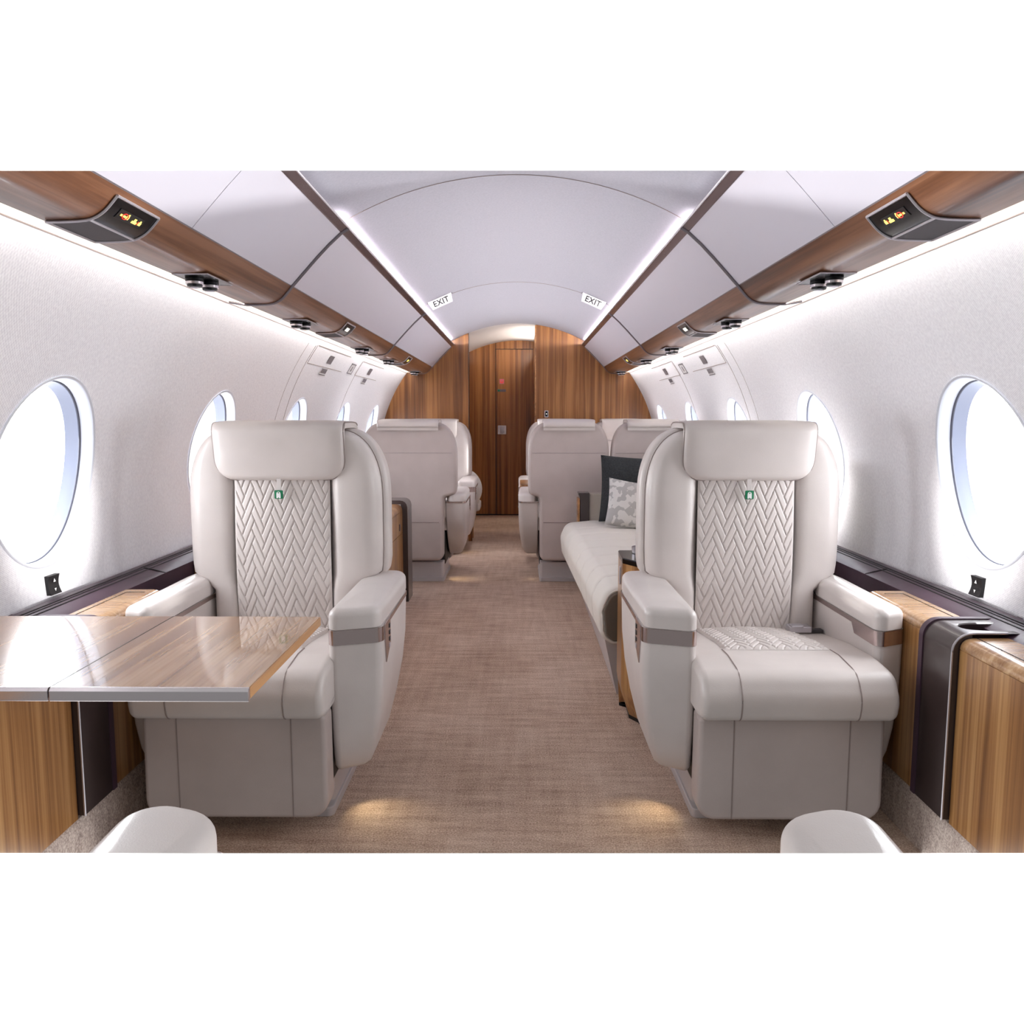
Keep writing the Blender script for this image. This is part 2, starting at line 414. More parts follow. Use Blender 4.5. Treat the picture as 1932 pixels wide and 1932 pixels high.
M('door_joint', join(box(-.258, -.252, YD+.001, YD+.014, 0, 1.97, .0005), box(-.258, .2, YD+.001, YD+.013, 1.885, 1.892, .0005), box(-.6, .3, YD-.006, YD+.013, 0, .012, .001)), 'black', door)
h = M('door_handle', slab([(-.235, .93, .008), (-.135, .93, .008), (-.135, 1.032, .008), (-.235, 1.032, .008)], YD-.012, YD-.022, .003), 'bronze', door)
M('latch_grip', box(-.207, -.163, YD-.027, YD-.02, .945, 1.018, .003), 'silver', h)
hp = M('no_smoking_sign', box(-.212, -.160, YD-.015, YD-.011, 1.50, 1.555, .001), 'pink', door)
M('sign_symbol', join(tube([(-.186+.018*math.cos(a*PI/8), YD-.0165, 1.5275+.018*math.sin(a*PI/8)) for a in range(16)], .002, 5, True), box(-.202, -.170, YD-.018, YD-.015, 1.518, 1.523, .001)), 'sign_red', hp)
lp = M('lock_plate', box(-.236, -.140, YD-.016, YD-.011, 1.412, 1.44, .002), 'latch_grey', door)
M('green_indicator', box(-.232, -.208, YD-.018, YD-.015, 1.416, 1.436, .002), 'green', lp)
sw = thing('wall_switch', 'small silver-framed black switch on the walnut bulkhead above the seats', 'switch', (.268, YB, 1.155))
M('plate', slab([(-.018, -.032, .006), (.018, -.032, .006), (.018, .032, .006), (-.018, .032, .006)], 0, -.006, .002), 'silver', sw)
M('rocker', box(-.011, .011, -.009, -.005, -.024, .024, .002), 'black_gloss', sw)
M('indicator_dot', box(-.003, .003, -.011, -.008, -.004, .004, .001), 'glow_white', sw)
# ------------------------------------------------------------------ overhead bins
FAS = catmull([(.800, 1.587), (.818, 1.566), (.836, 1.547), (.856, 1.534), (.880, 1.5275), (.93, 1.525), (.966, 1.525)], 4)
def fas(t, off=0):
    """point along the fascia profile, t in 0..1, pushed inward (down) by off"""
    q = t*(len(FAS)-1); i = min(int(q), len(FAS)-2); f = q-i
    a = Vector(FAS[i]); b = Vector(FAS[i+1]); p = a.lerp(b, f); d = (b-a).normalized(); nrm = Vector((d.y, -d.x))
    if nrm.y > 0: nrm = -nrm
    p = p+nrm*off; return p.x, p.y
SECT = [(YN, 3.022, 'nearest'), (3.022, 5.43, 'middle'), (5.43, YB, 'farthest')]
for s in (-1, 1):
    for (y0, y1, nm) in SECT:
        b = thing('overhead_bin', '%s overhead bin section on the %s, pale grey door above wood fascia' % (nm, SD[s]), 'overhead bin', (s*.75, (y0+y1)/2, 1.6), 'overhead bins along the %s side' % SD[s])
        oy = (y0+y1)/2
        X = lambda x: s*x-s*.75
        L = lambda vf: ([(v[0]-s*.75, v[1]-oy, v[2]-1.6) for v in vf[0]], vf[1])
        spl = [(y0, 2.11), (2.11, y1)] if nm == 'nearest' else [(y0, y1)]
        for (a, c) in spl:
            g = .0014
            pr = [(.618, 1.7755), (.664, 1.734), (.710, 1.687), (.757, 1.636), (.7985, 1.5905), (.82, 1.60), (.70, 1.79)]
            M('bin_door', L(prism([(s*p[0], p[1]) for p in pr], a+g, c-g)), 'bin_white', b)
        rail = [(.589, 1.794), (.593, 1.789), (.612, 1.7755), (.618, 1.7745), (.622, 1.782), (.615, 1.79), (.60, 1.800), (.593, 1.800)]
        M('top_rail', L(prism([(s*p[0], p[1]) for p in rail], y0, y1)), 'rail_metal', b)
        M('rail_edge', L(tube([(s*.5905, y0, 1.7915), (s*.5905, y1, 1.7915)], .0035, 6)), 'silver', b)
        fp = [(s*p[0], p[1]) for p in FAS]+[(s*.966, 1.537), (s*.90, 1.537), (s*.85, 1.56), (s*.81, 1.60)]
        M('wood_fascia', L(prism(fp, y0, y1)), 'wood_bin', b, 30)
        M('trim_strip', L(prism([(s*.797, 1.594), (s*.801, 1.5865), (s*.806, 1.5805), (s*.812, 1.586), (s*.803, 1.597)], y0, y1)), 'gasket_tube', b)
        if nm != 'farthest':
            gp = [(s*.590, 1.789), (s*.616, 1.773), (s*.663, 1.731), (s*.709, 1.684), (s*.756, 1.633), (s*.798, 1.587)]+[(s*fas(t, .002)[0], fas(t, .002)[1]) for t in [k/12 for k in range(1, 13)]]+[(s*1.025, 1.532)]
            M('end_gasket', L(join(tube([(p[0], y1-.014, p[1]) for p in gp], .0045, 6), tube([(p[0], y1-.005, p[1]) for p in gp], .0045, 6))), 'gasket_tube', b)
        else:
            gp = [(s*.620, 1.77), (s*.798, 1.587)]+[(s*fas(t, .001)[0], fas(t, .001)[1]) for t in [k/12 for k in range(1, 13)]]+[(s*1.02, 1.528)]
            M('end_gasket', L(tube([(p[0], y1-.004, p[1]) for p in gp], .003, 6)), 'gasket_tube', b)
    # bin back / top closing
    struct(M('trim_%d' % (1 if s < 0 else 2), prism([(s*.64, 1.785), (s*.75, 1.80), (s*.98, 1.60), (s*.968, 1.54), (s*.85, 1.565), (s*.70, 1.76)], YN, YB), 'bin_white'), 'bin housing hidden above the fascia on the %s' % SD[s], 'trim')
    cl = M('cove_light_strip', grid(lambda u, v: (s*(.966+.070*u), YN+(YB-YN)*v, 1.536+.003*u), 1, 1), 'cove_cream')
    tag(cl, 'cream light strip between wood fascia and sidewall, %s side' % SD[s], 'light')
    cl2 = M('ceiling_cove_light', grid(lambda u, v: (s*(.645+.03*u), YN+(YB-YN)*v, 1.799), 1, 1), 'cove_white')
    tag(cl2, 'hidden white cove light above the bins lighting the ceiling, %s side' % SD[s], 'light')
    # passenger sign panels
    for k, (yc, nm) in enumerate(((1.84, 'nearest'), (4.10, 'middle'), (6.30, 'farthest'))):
        r = thing('passenger_sign_panel', '%s black seat belt sign panel with grey speaker in the %s wood fascia' % (nm, SD[s]), 'sign', (s*.87, yc, 1.53), 'passenger sign panels in the %s fascia' % SD[s])
        hw = .098
        def patch(t0, t1, ya, yb, off, nt=10):
            return ([(s*fas(t0+(t1-t0)*i/nt, off)[0]-s*.87, y, fas(t0+(t1-t0)*i/nt, off)[1]-1.53) for y in (ya, yb) for i in range(nt+1)],
                    [[i, i+1, nt+2+i, nt+1+i] for i in range(nt)])
        fr = join(*[tube([(s*fas(t, .0038)[0]-s*.87, y, fas(t, .0038)[1]-1.53) for t in [.10+.85*i/14 for i in range(15)]], .0032, 6) for y in (-hw, hw)],
                  *[tube([(s*fas(t, .0038)[0]-s*.87, y, fas(t, .0038)[1]-1.53) for y in (-hw, hw)], .0032, 6) for t in (.10, .60, .95)])
        M('frame', fr, 'silver', r)
        M('sign_face', patch(.11, .595, -hw+.002, hw-.002, .003), 'black_gloss', r, 60)
        M('speaker_grille', patch(.605, .945, -hw+.002, hw-.002, .003), 'speaker_grey', r, 60)
        scr = M('display', patch(.21, .37, -.055, .055, .0042), 'black', r, 60)
        def blk(t0, t1, ya, yb, mat, nm2): return M(nm2, patch(t0, t1, ya, yb, .0052, 3), mat, scr, 60)
        if k == 0:
            # cigarette with prohibition ring, and seat belt symbol
            P = lambda t, y: (s*fas(t, .0062)[0]-s*.87, y, fas(t, .0062)[1]-1.53)
            e1 = join(patch(.275, .305, -.045, -.022, .0052, 2), patch(.262, .318, -.020, -.008, .0052, 2), patch(.235, .26, -.016, -.010, .0052, 2),
                      patch(.29, .33, .008, .030, .0052, 2), patch(.25, .29, .014, .024, .0052, 2), patch(.27, .32, .036, .048, .0052, 2), patch(.245, .27, .039, .045, .0052, 2))
            M('symbol_yellow', e1, 'sign_yellow', scr)
            M('prohibition_ring', tube([P(.287+.042*math.sin(a*PI/8), -.026+.011*math.cos(a*PI/8)) for a in range(16)], .0011, 5, True), 'sign_red', scr)
            M('red_bar', patch(.265, .325, .0315, .0345, .0054, 2), 'sign_red', scr)
        else:
            blk(.23, .35, -.03, .0, 'sign_yellow' if k == 2 else 'glow_white', 'symbol_lit'); blk(.23, .35, .006, .03, 'sign_yellow' if k == 2 else 'glow_white', 'symbol_lit')
    for k, yc in enumerate((2.47, 3.56, 4.93, 5.92, 7.38)):
        r = thing('reading_light_unit', '%s pair of black and chrome reading lights counted from the front, %s fascia' % (['first', 'second', 'third', 'fourth', 'fifth'][k], SD[s]), 'reading light', (s*.912, yc, 1.525), 'reading lights in the %s fascia' % SD[s])
        M('base_plate', slab([(-.05, -.10, .004), (.05, -.10, .004), (.05, .10, .004), (-.05, .10, .004)], 0, -.003, .001, mapf=lambda a, b_, d: (a, b_, d), seg=2), 'black_gloss', r)
        M('plate_rim', tube([(-.05, -.10, -.002), (.05, -.10, -.002), (.05, .10, -.002), (-.05, .10, -.002)], .0022, 5, True), 'silver', r)
        for (dx, dy) in ((.012, -.036), (-.006, .034)):
            lm = M('lamp', lathe([(.019, 0), (.026, -.004), (.026, -.012), (.023, -.014), (.021, -.028), (.015, -.030)], s*dx, dy, 20), 'black_gloss', r)
            M('chrome_ring', lathe([(.0225, -.013), (.0255, -.014), (.0255, -.021), (.0225, -.022)], s*dx, dy, 20), 'chrome', lm)
            M('lens', lathe([(.014, -.0295), (.014, -.031), (.004, -.0325)], s*dx, dy, 16), 'silver', lm)
    # oxygen hatches, placards, latches on the wall
    for k, (ya, yb) in enumerate(((4.45, 5.31), (5.71, 6.57))):
        W = lambda y, z, o=.001: (s*(WX(z)-o), y, z)
        nmm = ('nearer', 'farther')[k]
        hh = tag(M('mask_hatch', join(tube([W(ya+.02, 1.504), W(yb, 1.504)], .0028, 5), tube([W(ya, z) for z in (1.504, 1.46, 1.411)], .0012, 5), tube([W(ya, 1.411), W(yb-.02, 1.411)], .002, 5)), 'seam'), '%s outline of the oxygen mask hatch in the upper %s wall' % (nmm, SD[s]), 'hatch', 'mask hatches')
        def plate(name, y, z, hy, hz, mat, par=None, off=.003):
            V, F = grid(lambda u, v: W(y-hy+2*hy*u, z-hz+2*hz*v, off), 2, 3); return M(name, (V, F), mat, par, 60)
        M('latch', join(grid(lambda u, v: W(ya+.37+.11*u, 1.433+.044*v, .003), 2, 2)), 'latch_grey', hh)
        pc = plate('instruction_placard', ya+.41, 1.386, .075, .021, 'placard', None, .002)
        tag(pc, 'small printed instruction placard under the %s mask hatch on the %s wall' % (nmm, SD[s]), 'placard', 'wall placards')
        ls = join(*[tube([W(ya+.36+.025*i, 1.378, .003), W(ya+.36+.025*i, 1.403, .003)], .003, 4) for i in range(5)], tube([W(ya+.343, 1.369, .003), W(ya+.477, 1.369, .003)], .0024, 4))
        M('print', ls, 'latch_grey', pc)
    pc = plate('instruction_placard', 5.52, 1.440, .064, .031, 'placard', None, .002)
    tag(pc, 'framed printed placard on the %s wall between the two mask hatches' % SD[s], 'placard', 'wall placards')
    M('print', join(tube([W(5.456, 1.470, .003), W(5.584, 1.470, .003)], .0034, 4), tube([W(5.456, 1.411, .003), W(5.584, 1.411, .003)], .0034, 4), tube([W(5.456, 1.47, .003), W(5.456, 1.411, .003)], .001, 4), tube([W(5.584, 1.47, .003), W(5.584, 1.411, .003)], .001, 4), tube([W(5.51, 1.455, .003), W(5.51, 1.425, .003)], .001, 4), tube([W(5.53, 1.455, .003), W(5.53, 1.425, .003)], .001, 4)), 'latch_grey', pc)
    # shade switch under nearest window
    r = thing('window_shade_switch', 'black two-button shade switch with arrows below the nearest window, %s wall' % SD[s], 'switch', (s*1.29, 2.255, .655), 'window shade switches')
    zt = .655
    Wl = lambda y, z, o: (s*(WX(z+zt)-o-1.29), y, z)
    def cs(y0_, y1_, z0_, z1_, o0, o1):
        V = []; F = []; n = 8
        for i in range(n+1):
            z = z0_+(z1_-z0_)*i/n; bend = .006*math.cos((i/n-.5)*PI)
            for (y, o) in ((y0_, o0-.002), (y0_, o1-bend), (y1_, o1-bend), (y1_, o0-.002)): V.append(Wl(y, z, o))
        for i in range(n):
            for j in range(4): k2 = (j+1) % 4; F.append([i*4+j, i*4+k2, i*4+4+k2, i*4+4+j])
        F += [[0, 1, 2, 3], [n*4, n*4+1, n*4+2, n*4+3]]; return V, F
    M('switch_body', cs(-.026, .026, -.027, .027, 0, .014), 'latch_grey' if False else 'black', r)
    M('arrow', ([Wl(-.006, .008, .0125), Wl(.006, .008, .0125), Wl(0, .018, .0125)], [[0, 1, 2]]), 'white_print', r)
    M('arrow', ([Wl(-.005, -.010, .0125), Wl(.005, -.010, .0125), Wl(0, -.019, .0125)], [[0, 1, 2]]), 'white_print', r)
    # exit sign
    r = thing('exit_sign', 'pale lit EXIT plate hanging from the ceiling above the %s bins' % SD[s], 'sign', (s*.495, 5.36, 1.885), 'exit signs')
    dz = (CZ(.42)-CZ(.57))/.15
    a0, a1 = -.075, .075
    def tp(u): return (s*u, 0, -u*dz-.004)
    dn = Vector((-s*dz, 0, -1)).normalized()
    Pt = [Vector(tp(a0)), Vector(tp(a1)), Vector(tp(a1-.012))+dn*.055, Vector(tp(a0+.012))+dn*.055]
    V = [tuple(p+Vector((0, d, 0))) for d in (-.003, .003) for p in Pt]
    M('plate', (V, [[0, 1, 2, 3], [4, 5, 6, 7], [0, 1, 5, 4], [1, 2, 6, 5], [2, 3, 7, 6], [3, 0, 4, 7]]), 'exit_plate', r)
    M('bracket', tube([Vector(tp(a0-.004))+dn*.008, Vector(tp(a0-.004)), Vector(tp(a1+.004)), Vector(tp(a1+.004))+dn*.008], .0022, 5), 'ink', r)
    fc = bpy.data.curves.new('lettering', 'FONT'); fc.body = 'EXIT'; fc.size = .050; fc.align_x = 'CENTER'; fc.align_y = 'CENTER'; fc.extrude = .0006; fc.offset = .001; fc.space_character = 1.05
    to = bpy.data.objects.new('lettering', fc); C.objects.link(to)
    me = bpy.data.meshes.new_from_object(to.evaluated_get(bpy.context.evaluated_depsgraph_get())); bpy.data.objects.remove(to)
    me.materials.clear(); me.materials.append(MT['ink'])
    t2 = bpy.data.objects.new('lettering', me); C.objects.link(t2); t2.parent = r
    mid = (Pt[0]+Pt[1])/2+dn*.029; t2.matrix_local = Matrix.Translation(mid+Vector((0, -.0045, 0))) @ Matrix.Rotation(math.atan(dz)*s, 4, 'Y') @ Matrix.Rotation(PI/2, 4, 'X')
# ------------------------------------------------------------------ sidewall furniture
def ledge_profile(s, x_in=1.175, zi=.600):
    return [(s*x, z) for x, z in [(x_in, zi), (1.20, .611), (1.232, .620), (1.262, .6225), (1.296, .612), (1.30, .55), (x_in, .55)]]
for s in (-1, 1):
    r = thing('side_ledge', 'dark aubergine leather ledge with stitched grooves running under the %s windows' % SD[s], 'ledge', (s*1.24, 2, .6), 'sidewall leather ledges')
    Lg = lambda vf: ([(v[0]-s*1.24, v[1]-2, v[2]-.6) for v in vf[0]], vf[1])
    M('leather_cap', Lg(prism(ledge_profile(s), 1.2, 5.45)), 'purple_leather', r, 50)
    for q, (xx, zz) in enumerate(((1.221, .6175), (1.233, .6208), (1.245, .6222))):
        M('stitch_groove', Lg(tube([(s*xx, 1.2 if q else 1.2, zz), (s*xx, 5.45, zz)], .0019, 5)), 'black', r)
    M('dark_face', Lg(prism([(s*1.176, .598), (s*1.176, .42), (s*1.20, .42), (s*1.20, .598)], 2.42, 5.45)), 'black', r)
    M('cap_joint', Lg(tube([(s*1.176, 2.72, .600), (s*1.20, 2.70, .613), (s*1.235, 2.69, .6225)], .002, 5)), 'black', r)
    # near cabinets : kick, wood panels, band
    k = M('baseboard_'+SD[s], prism([(s*1.06, 0), (s*1.06, .125), (s*1.066, .138), (s*1.08, .142), (s*1.14, .142), (s*1.14, 0)], 1.0, 3.2), 'carpet_kick', None, 30)
    struct(k, 'carpeted kick board along the floor on the %s' % SD[s], 'baseboard')
    def cab(name, y0, y1, lab):
        r = thing(name, lab, 'cabinet', (s*1.12, (y0+y1)/2, .142), 'sidewall wood cabinets')
        oy = (y0+y1)/2
        L2 = lambda vf: ([(v[0]-s*1.12, v[1]-oy, v[2]-.142) for v in vf[0]], vf[1])
        M('side_panel', L2(prism([(s*1.062, .142), (s*1.062, .5735), (s*1.08, .5735), (s*1.08, .142)], y0, y1)), 'wood_cab', r)
        pr = [(1.062, .5765), (1.063, .584), (1.067, .592), (1.074, .598), (1.083, .601), (1.092, .602), (1.1745, .602), (1.1745, .570), (1.066, .570)]
        M('wood_top', L2(prism([(s*p[0], p[1]) for p in pr], y0, y1)), 'wood_top', r, 50)
        M('top_inlay_line', L2(tube([(s*1.155, y0+.0, .6022), (s*1.155, y1-.04, .6022), (s*1.10, y1-.04, .6022)] if y1 > 2 else [(s*1.10, y0, .6022), (s*1.10, y1, .6022)], .0012, 4)), 'black', r)
        M('shadow_gap', L2(prism([(s*1.064, .571), (s*1.064, .579), (s*1.08, .579), (s*1.08, .571)], y0, y1)), 'black', r)
        return r
    cab('sidewall_cabinet', 1.0, 1.905, 'nearest wood sidewall cabinet in front of the dark band, %s side' % SD[s])
    cab('sidewall_cabinet', 2.065, 2.44, 'wood sidewall cabinet between the dark band and the near %s seat' % SD[s])
    r = thing('cup_holder_band', 'dark polished band over the %s cabinet with recessed oval cup holder' % SD[s], 'cup holder', (s*1.12, 1.985, .15), 'cup holder bands')
    L3 = lambda vf: ([(v[0]-s*1.12, v[1]-1.985, v[2]-.15) for v in vf[0]], vf[1])
    def bandp(xo, zt, xw=1.29): # waterfall profile outer->inner
        o = [(xo, .15), (xo, zt-.045)]
        for i in range(1, 8):
            a = PI/2*i/8; o.append((xo+.045-.045*math.cos(a), zt-.045+.045*math.sin(a)))
        o += [(xo+.045, zt), (1.06, zt)]
        return o
    outer = [p for p in bandp(1.046, .612)][:-1]
    prf = outer+[(1.30, .612), (1.30, .56), (1.075, .56), (1.065, .15)]
    # top with an oval hole is built separately; waterfall front:
    front = outer+[(1.091, .598), (1.075, .59), (1.064, .57), (1.064, .15)]
    M('waterfall_front', L3(prism([(s*p[0], p[1]) for p in front], 1.908, 2.045)), 'dark_trim', r, 50)
    V = []; F = []; n = 48; cx_, cy_ = 1.185, 1.975; ea, eb = .088, .036
    x0, x1, y0, y1 = 1.091, 1.30, 1.908, 2.045
    ring_in = []; 
    angs = sorted(set([2*PI*i/n for i in range(n)]+[math.atan2(y-cy_, x-cx_) % (2*PI) for x in (x0, x1) for y in (y0, y1)]))
    for a in angs:
        ca, sa = math.cos(a), math.sin(a)
        t = min((x1-cx_)/ca if ca > 1e-9 else 9, (x0-cx_)/ca if ca < -1e-9 else 9, (y1-cy_)/sa if sa > 1e-9 else 9, (y0-cy_)/sa if sa < -1e-9 else 9)
        e = 1/((abs(ca)/ea)**3+(abs(sa)/eb)**3)**(1/3)
        V += [(s*(cx_+t*ca), cy_+t*sa, .612), (s*(cx_+(e+.004)*ca), cy_+(e+.004)*sa, .612), (s*(cx_+e*ca), cy_+e*sa, .609), (s*(cx_+e*ca*.98), cy_+e*sa*.98, .57)]
    m = len(angs)
    for i in range(m):
        j = (i+1) % m
        for q in range(3): F.append([i*4+q, i*4+q+1, j*4+q+1, j*4+q])
    F.append([i*4+3 for i in range(m)])
    M('cup_holder_top', L3((V, F)), 'dark_trim', r, 40)
    M('recess_floor', L3(([(s*(cx_+ea*.99*math.cos(2*PI*i/n)), cy_+eb*.99*math.sin(2*PI*i/n), .572) for i in range(n)], [list(range(n))])), 'black_gloss', r)
    rim2 = bandp(1.043, .615)[:-1]+[(1.10, .615), (1.30, .615)]
    M('leather_rim', L3(prism([(s*p[0], p[1]) for p in rim2]+[(s*1.30, .60), (s*1.09, .60), (s*1.07, .585), (s*1.064, .56), (s*1.064, .15)], 2.046, 2.066)), 'purple_leather', r, 40)
    M('silver_edge', L3(tube([(s*(p[0]-.0005), 1.907, p[1]) for p in bandp(1.0455, .6125)[:-1]+[(1.10, .613), (1.175, .613)]], .0028, 6)), 'silver', r)
# deep credenza behind the near left seat
r = thing('credenza', 'wide wood credenza with rounded top edge behind the near left seat', 'cabinet', (-.95, 3.9, 0))
L4 = lambda vf: ([(v[0]+.95, v[1]-3.9, v[2]) for v in vf[0]], vf[1])
pr = [(-.69, .50)]+[(-.69-.05+.05*math.cos(a), .548+.05*math.sin(a)) for a in [PI/2*i/7 for i in range(8)]]+[(-1.17, .598), (-1.17, .50)]
M('rounded_top', L4(prism([(-.69, .562), (-.692, .575), (-.698, .587), (-.708, .595), (-.722, .600), (-1.17, .600), (-1.17, .55), (-.70, .55)], 2.95, 4.93)), 'wood_cab', r, 50)
M('drawer_front', L4(prism([(-.6905, .43), (-.6905, .559), (-.71, .559), (-.71, .43)], 2.95, 4.93)), 'wood_cab', r)
for a, c in ((2.95, 3.6), (3.604, 4.26), (4.264, 4.93)):
    d = M('cabinet_door', L4(prism([(-.6905, .05), (-.6905, .427), (-.71, .427), (-.71, .05)], a, c)), 'wood_cab', r)
    M('finger_latch', L4(box(-.690, -.687, c-.14, c-.11, .455, .495, .001)), 'latch_grey', d)
M('carcass', L4(box(-1.17, -.71, 2.96, 4.92, .01, .56, .002)), 'dark_trim', r)
o_ = [(-.66, 0), (-.66, .58), (-.664, .597), (-.673, .611), (-.688, .620), (-.705, .623), (-1.17, .623), (-1.17, .600), (-.70, .600), (-.70, 0)]
M('dark_end_frame', L4(prism(o_, 4.93, 5.12)), 'dark_trim', r, 40)
M('call_button', L4(box(-.661, -.6585, 5.0, 5.03, .50, .56, .001)), 'latch_grey', r)
# ------------------------------------------------------------------ seats
def herring(x, z, w=.0150, st=2.35, n=3):
    a = x; b = z/st
    p = (a+b)/math.sqrt(2)/w; q = (b-a)/math.sqrt(2)/w
    i = math.floor(p); j = math.floor(q); fx = p-i; fy = q-j; k = (i-j) % (2*n)
    if k < n: al = k+fx; ac = fy
    else: al = (2*n-1-k)+fy; ac = fx
    d = min(al, n-al, ac, 1-ac)
    t = min(1, d/.22); return 1-(1-t)**2.4
def backmap(y_off=0): return lambda a, b, d: (a, d+y_off, b)
HI = {}
def seat(name, label, loc, rot, sx, w=1.0, arms=(-1, 1), quilt=True, group=None, hi=True, parts='all', buckle=True, tip=.024):
    r = thing(name, label, 'armchair', loc, group, rot)
    Y = lambda yw: yw-2.40
    X = lambda u: sx*u*w
    mp = lambda a, b, d: (X(a), Y(d), b)
    if parts == 'all':
        # pedestal
        p = M('pedestal', slab([(-.222, 2.24, .02), (.222, 2.24, .02), (.222, 2.70, .02), (-.222, 2.70, .02)], 0, .135, .006, mapf=lambda a, b, d: (X(a), Y(b), d)), 'pedestal', r)
        M('pedestal_skirt', slab([(-.229, 2.20, .02), (.229, 2.20, .02), (.229, 2.71, .02), (-.229, 2.71, .02)], 0, .028, .004, mapf=lambda a, b, d: (X(a), Y(b), d)), 'pedestal', p)
        M('seat_base', slab([(-.228, 2.17, .03), (.228, 2.17, .03), (.228, 2.62, .03), (-.228, 2.62, .03)], .10, .335, .01, mapf=lambda a, b, d: (X(a), Y(b), d)), 'black', r)
        # leg rest
        W2 = .2445
        lr = M('leg_rest', slab([(-W2, .058, .05), (W2, .058, .05), (W2-.002, .344, .016), (-W2+.002, .344, .016)], 2.16, 2.074, .014, mapf=mp, seg=5), 'leather_shaded', r)
        for u in (-.152, .150):
            M('seam', tube([mp(u, z, 2.0735) for z in (.065, .15, .25, .338)], .0017, 5), 'seam', lr)
        o = inset(rpoly([(-W2, .058, .05), (W2, .058, .05), (W2-.002, .344, .016), (-W2+.002, .344, .016)]), .008)
        M('piping', tube([mp(a, b, 2.082) for a, b in o], .0016, 5, True), 'seam', lr)
        # cushion: side profile (y,z) extruded in x
        cp = [(2.075, .342, .02), (2.02, .352, .03), (2.006, .41, .06), (2.045, .470, .06), (2.17, .482, .08), (2.32, .474, .1), (2.62, .436, .01), (2.62, .342, .01)]
        cu = M('seat_cushion', slab(cp, -.252, .252, .022, mapf=lambda a, b, d: (X(d), Y(a), b), seg=6, cseg=8), 'leather', r, 50)
        # profile lookup for top
        prof = rpoly(cp, 8)
        def ztop(y):
            best = -1
            for i in range(len(prof)):
                (a, b), (c, d) = prof[i-1], prof[i]
                if (a-y)*(c-y) <= 0 and abs(a-c) > 1e-9:
                    best = max(best, b+(d-b)*(y-a)/(c-a))
            return best
        if hi:
            for u in (-1, 1):
                # seam runs from quilt corner over the front to the bottom
                pth = [(u*.150, yy) for yy in (2.235, 2.17, 2.12, 2.08, 2.05)]
                P = [mp(a, ztop(yy)+.0005, yy) for a, yy in pth]
                fr = [q for q in prof if q[0] < 2.045 and q[1] < .455]; fr.sort(key=lambda q: -q[1])
                P += [mp(u*.150, b, a-.0005) for a, b in fr]
                M('seam', tube(P, .0018, 5), 'seam', cu)
                M('side_piping', tube([mp(u*.238, b, a) for a, b in inset(prof, -.0005+.004)], .0016, 5, True), 'seam', cu)
            def qf(u, v):
                y = 2.23+v*.385; a = -.148+.296*u
                dome = .012*(1-(2*u-1)**2)*min(1, (1-v)*6)*min(1, v*5)**.7
                e = min(u, 1-u)/.03; e = min(1, e)*min(1, v/.02 if v < .02 else 1)
                h = herring(a, y*1.0, .0150, 1.35)*.0062
                return mp(a, ztop(y)+.0005+dome+h*e, y)
            M('quilted_insert', grid(qf, 150 if hi else 40, 170 if hi else 40), 'leather', cu, 80)
        # back shell
        arcs = [(.172+.152*math.cos(t)**(2/2.3), .86+.228*math.sin(t)**(2/2.3)) for t in [PI/2*k/14 for k in range(15)]]
        sh = [(-.228, .15, .05), (.228, .15, .05), (.232, .585, .02), (.316, .606, .035), (.324, .66, .05)]+[(a, b, 0) for a, b in arcs]+[(-a, b, 0) for a, b in arcs[::-1]]+[(-.324, .66, .05), (-.316, .606, .035), (-.232, .585, .02)]
        bs = M('back_shell', slab(sh, 2.76, 2.66, .02, mapf=lambda a, b, d: (X(a), Y(d), b), rb=.026, seg=5), 'leather_shaded' if not hi else 'leather', r, 45)
        M('rear_panel_seam', join(tube([mp(a, .885, 2.7605) for a in (-.292, .292)], .0028, 5)), 'seam_light', bs)
        M('lower_rear_seam', tube([mp(a, .415, 2.7605) for a in (-.2, .2)], .003, 5), 'seam', bs)
        # side bolsters : stacked horizontal sections
        def outer(z):
            if z < .575: o = .237
            elif z < .615: t = (z-.575)/.04; o = .237+.066*(1-math.sqrt(max(0, 1-t*t)))*.5+.066*.5*t**.5*(1 if t > 0 else 0)
            else: o = .303+.007*min(1, (z-.615)/.05)
            if z > .86:
                q = min(1, (z-.86)/.222); o = min(o, .165+.145*(max(0, 1-q**2.3))**(1/2.3))
            return o
        for u in (-1, 1):
            zs = [.44, .445, .46, .50, .54, .57, .578, .586, .595, .604, .612, .625, .65, .70, .76, .82, .86]+[.86+.222*math.sin(PI/2*k/14) for k in range(1, 15)]
            secs = []; pip = []
            for z in zs:
                o_ = outer(z); top = min(1, max(0, (1.084-z)/.03)); dd = .075*math.sqrt(max(.02, 1-(1-top)**2))
                if z < .62: dd = .075
                i_ = .142; cx = (i_+o_)/2; hw = max(.006, (o_-i_)/2); sec = []
                for k in range(21):
                    a = PI*k/20; ca = math.cos(a); sa = math.sin(a)
                    ex = math.copysign(abs(ca)**.55, ca); ey = sa**.62
                    yf = 2.665-ey*(dd+.018*(1-((ex+.1))**2*.6))
                    sec.append(mp(u*(cx+hw*ex), z, yf))
                sec += [mp(u*(cx-hw), z, 2.69), mp(u*(cx+hw), z, 2.69)]
                secs.append(sec)
                if z > .60: pip.append(mp(u*(o_+.0005), z, 2.640))
            B = M('side_bolster', loft(secs), 'leather', r, 70)
            if hi: M('piping', tube(pip, .0022, 5), 'seam', B)
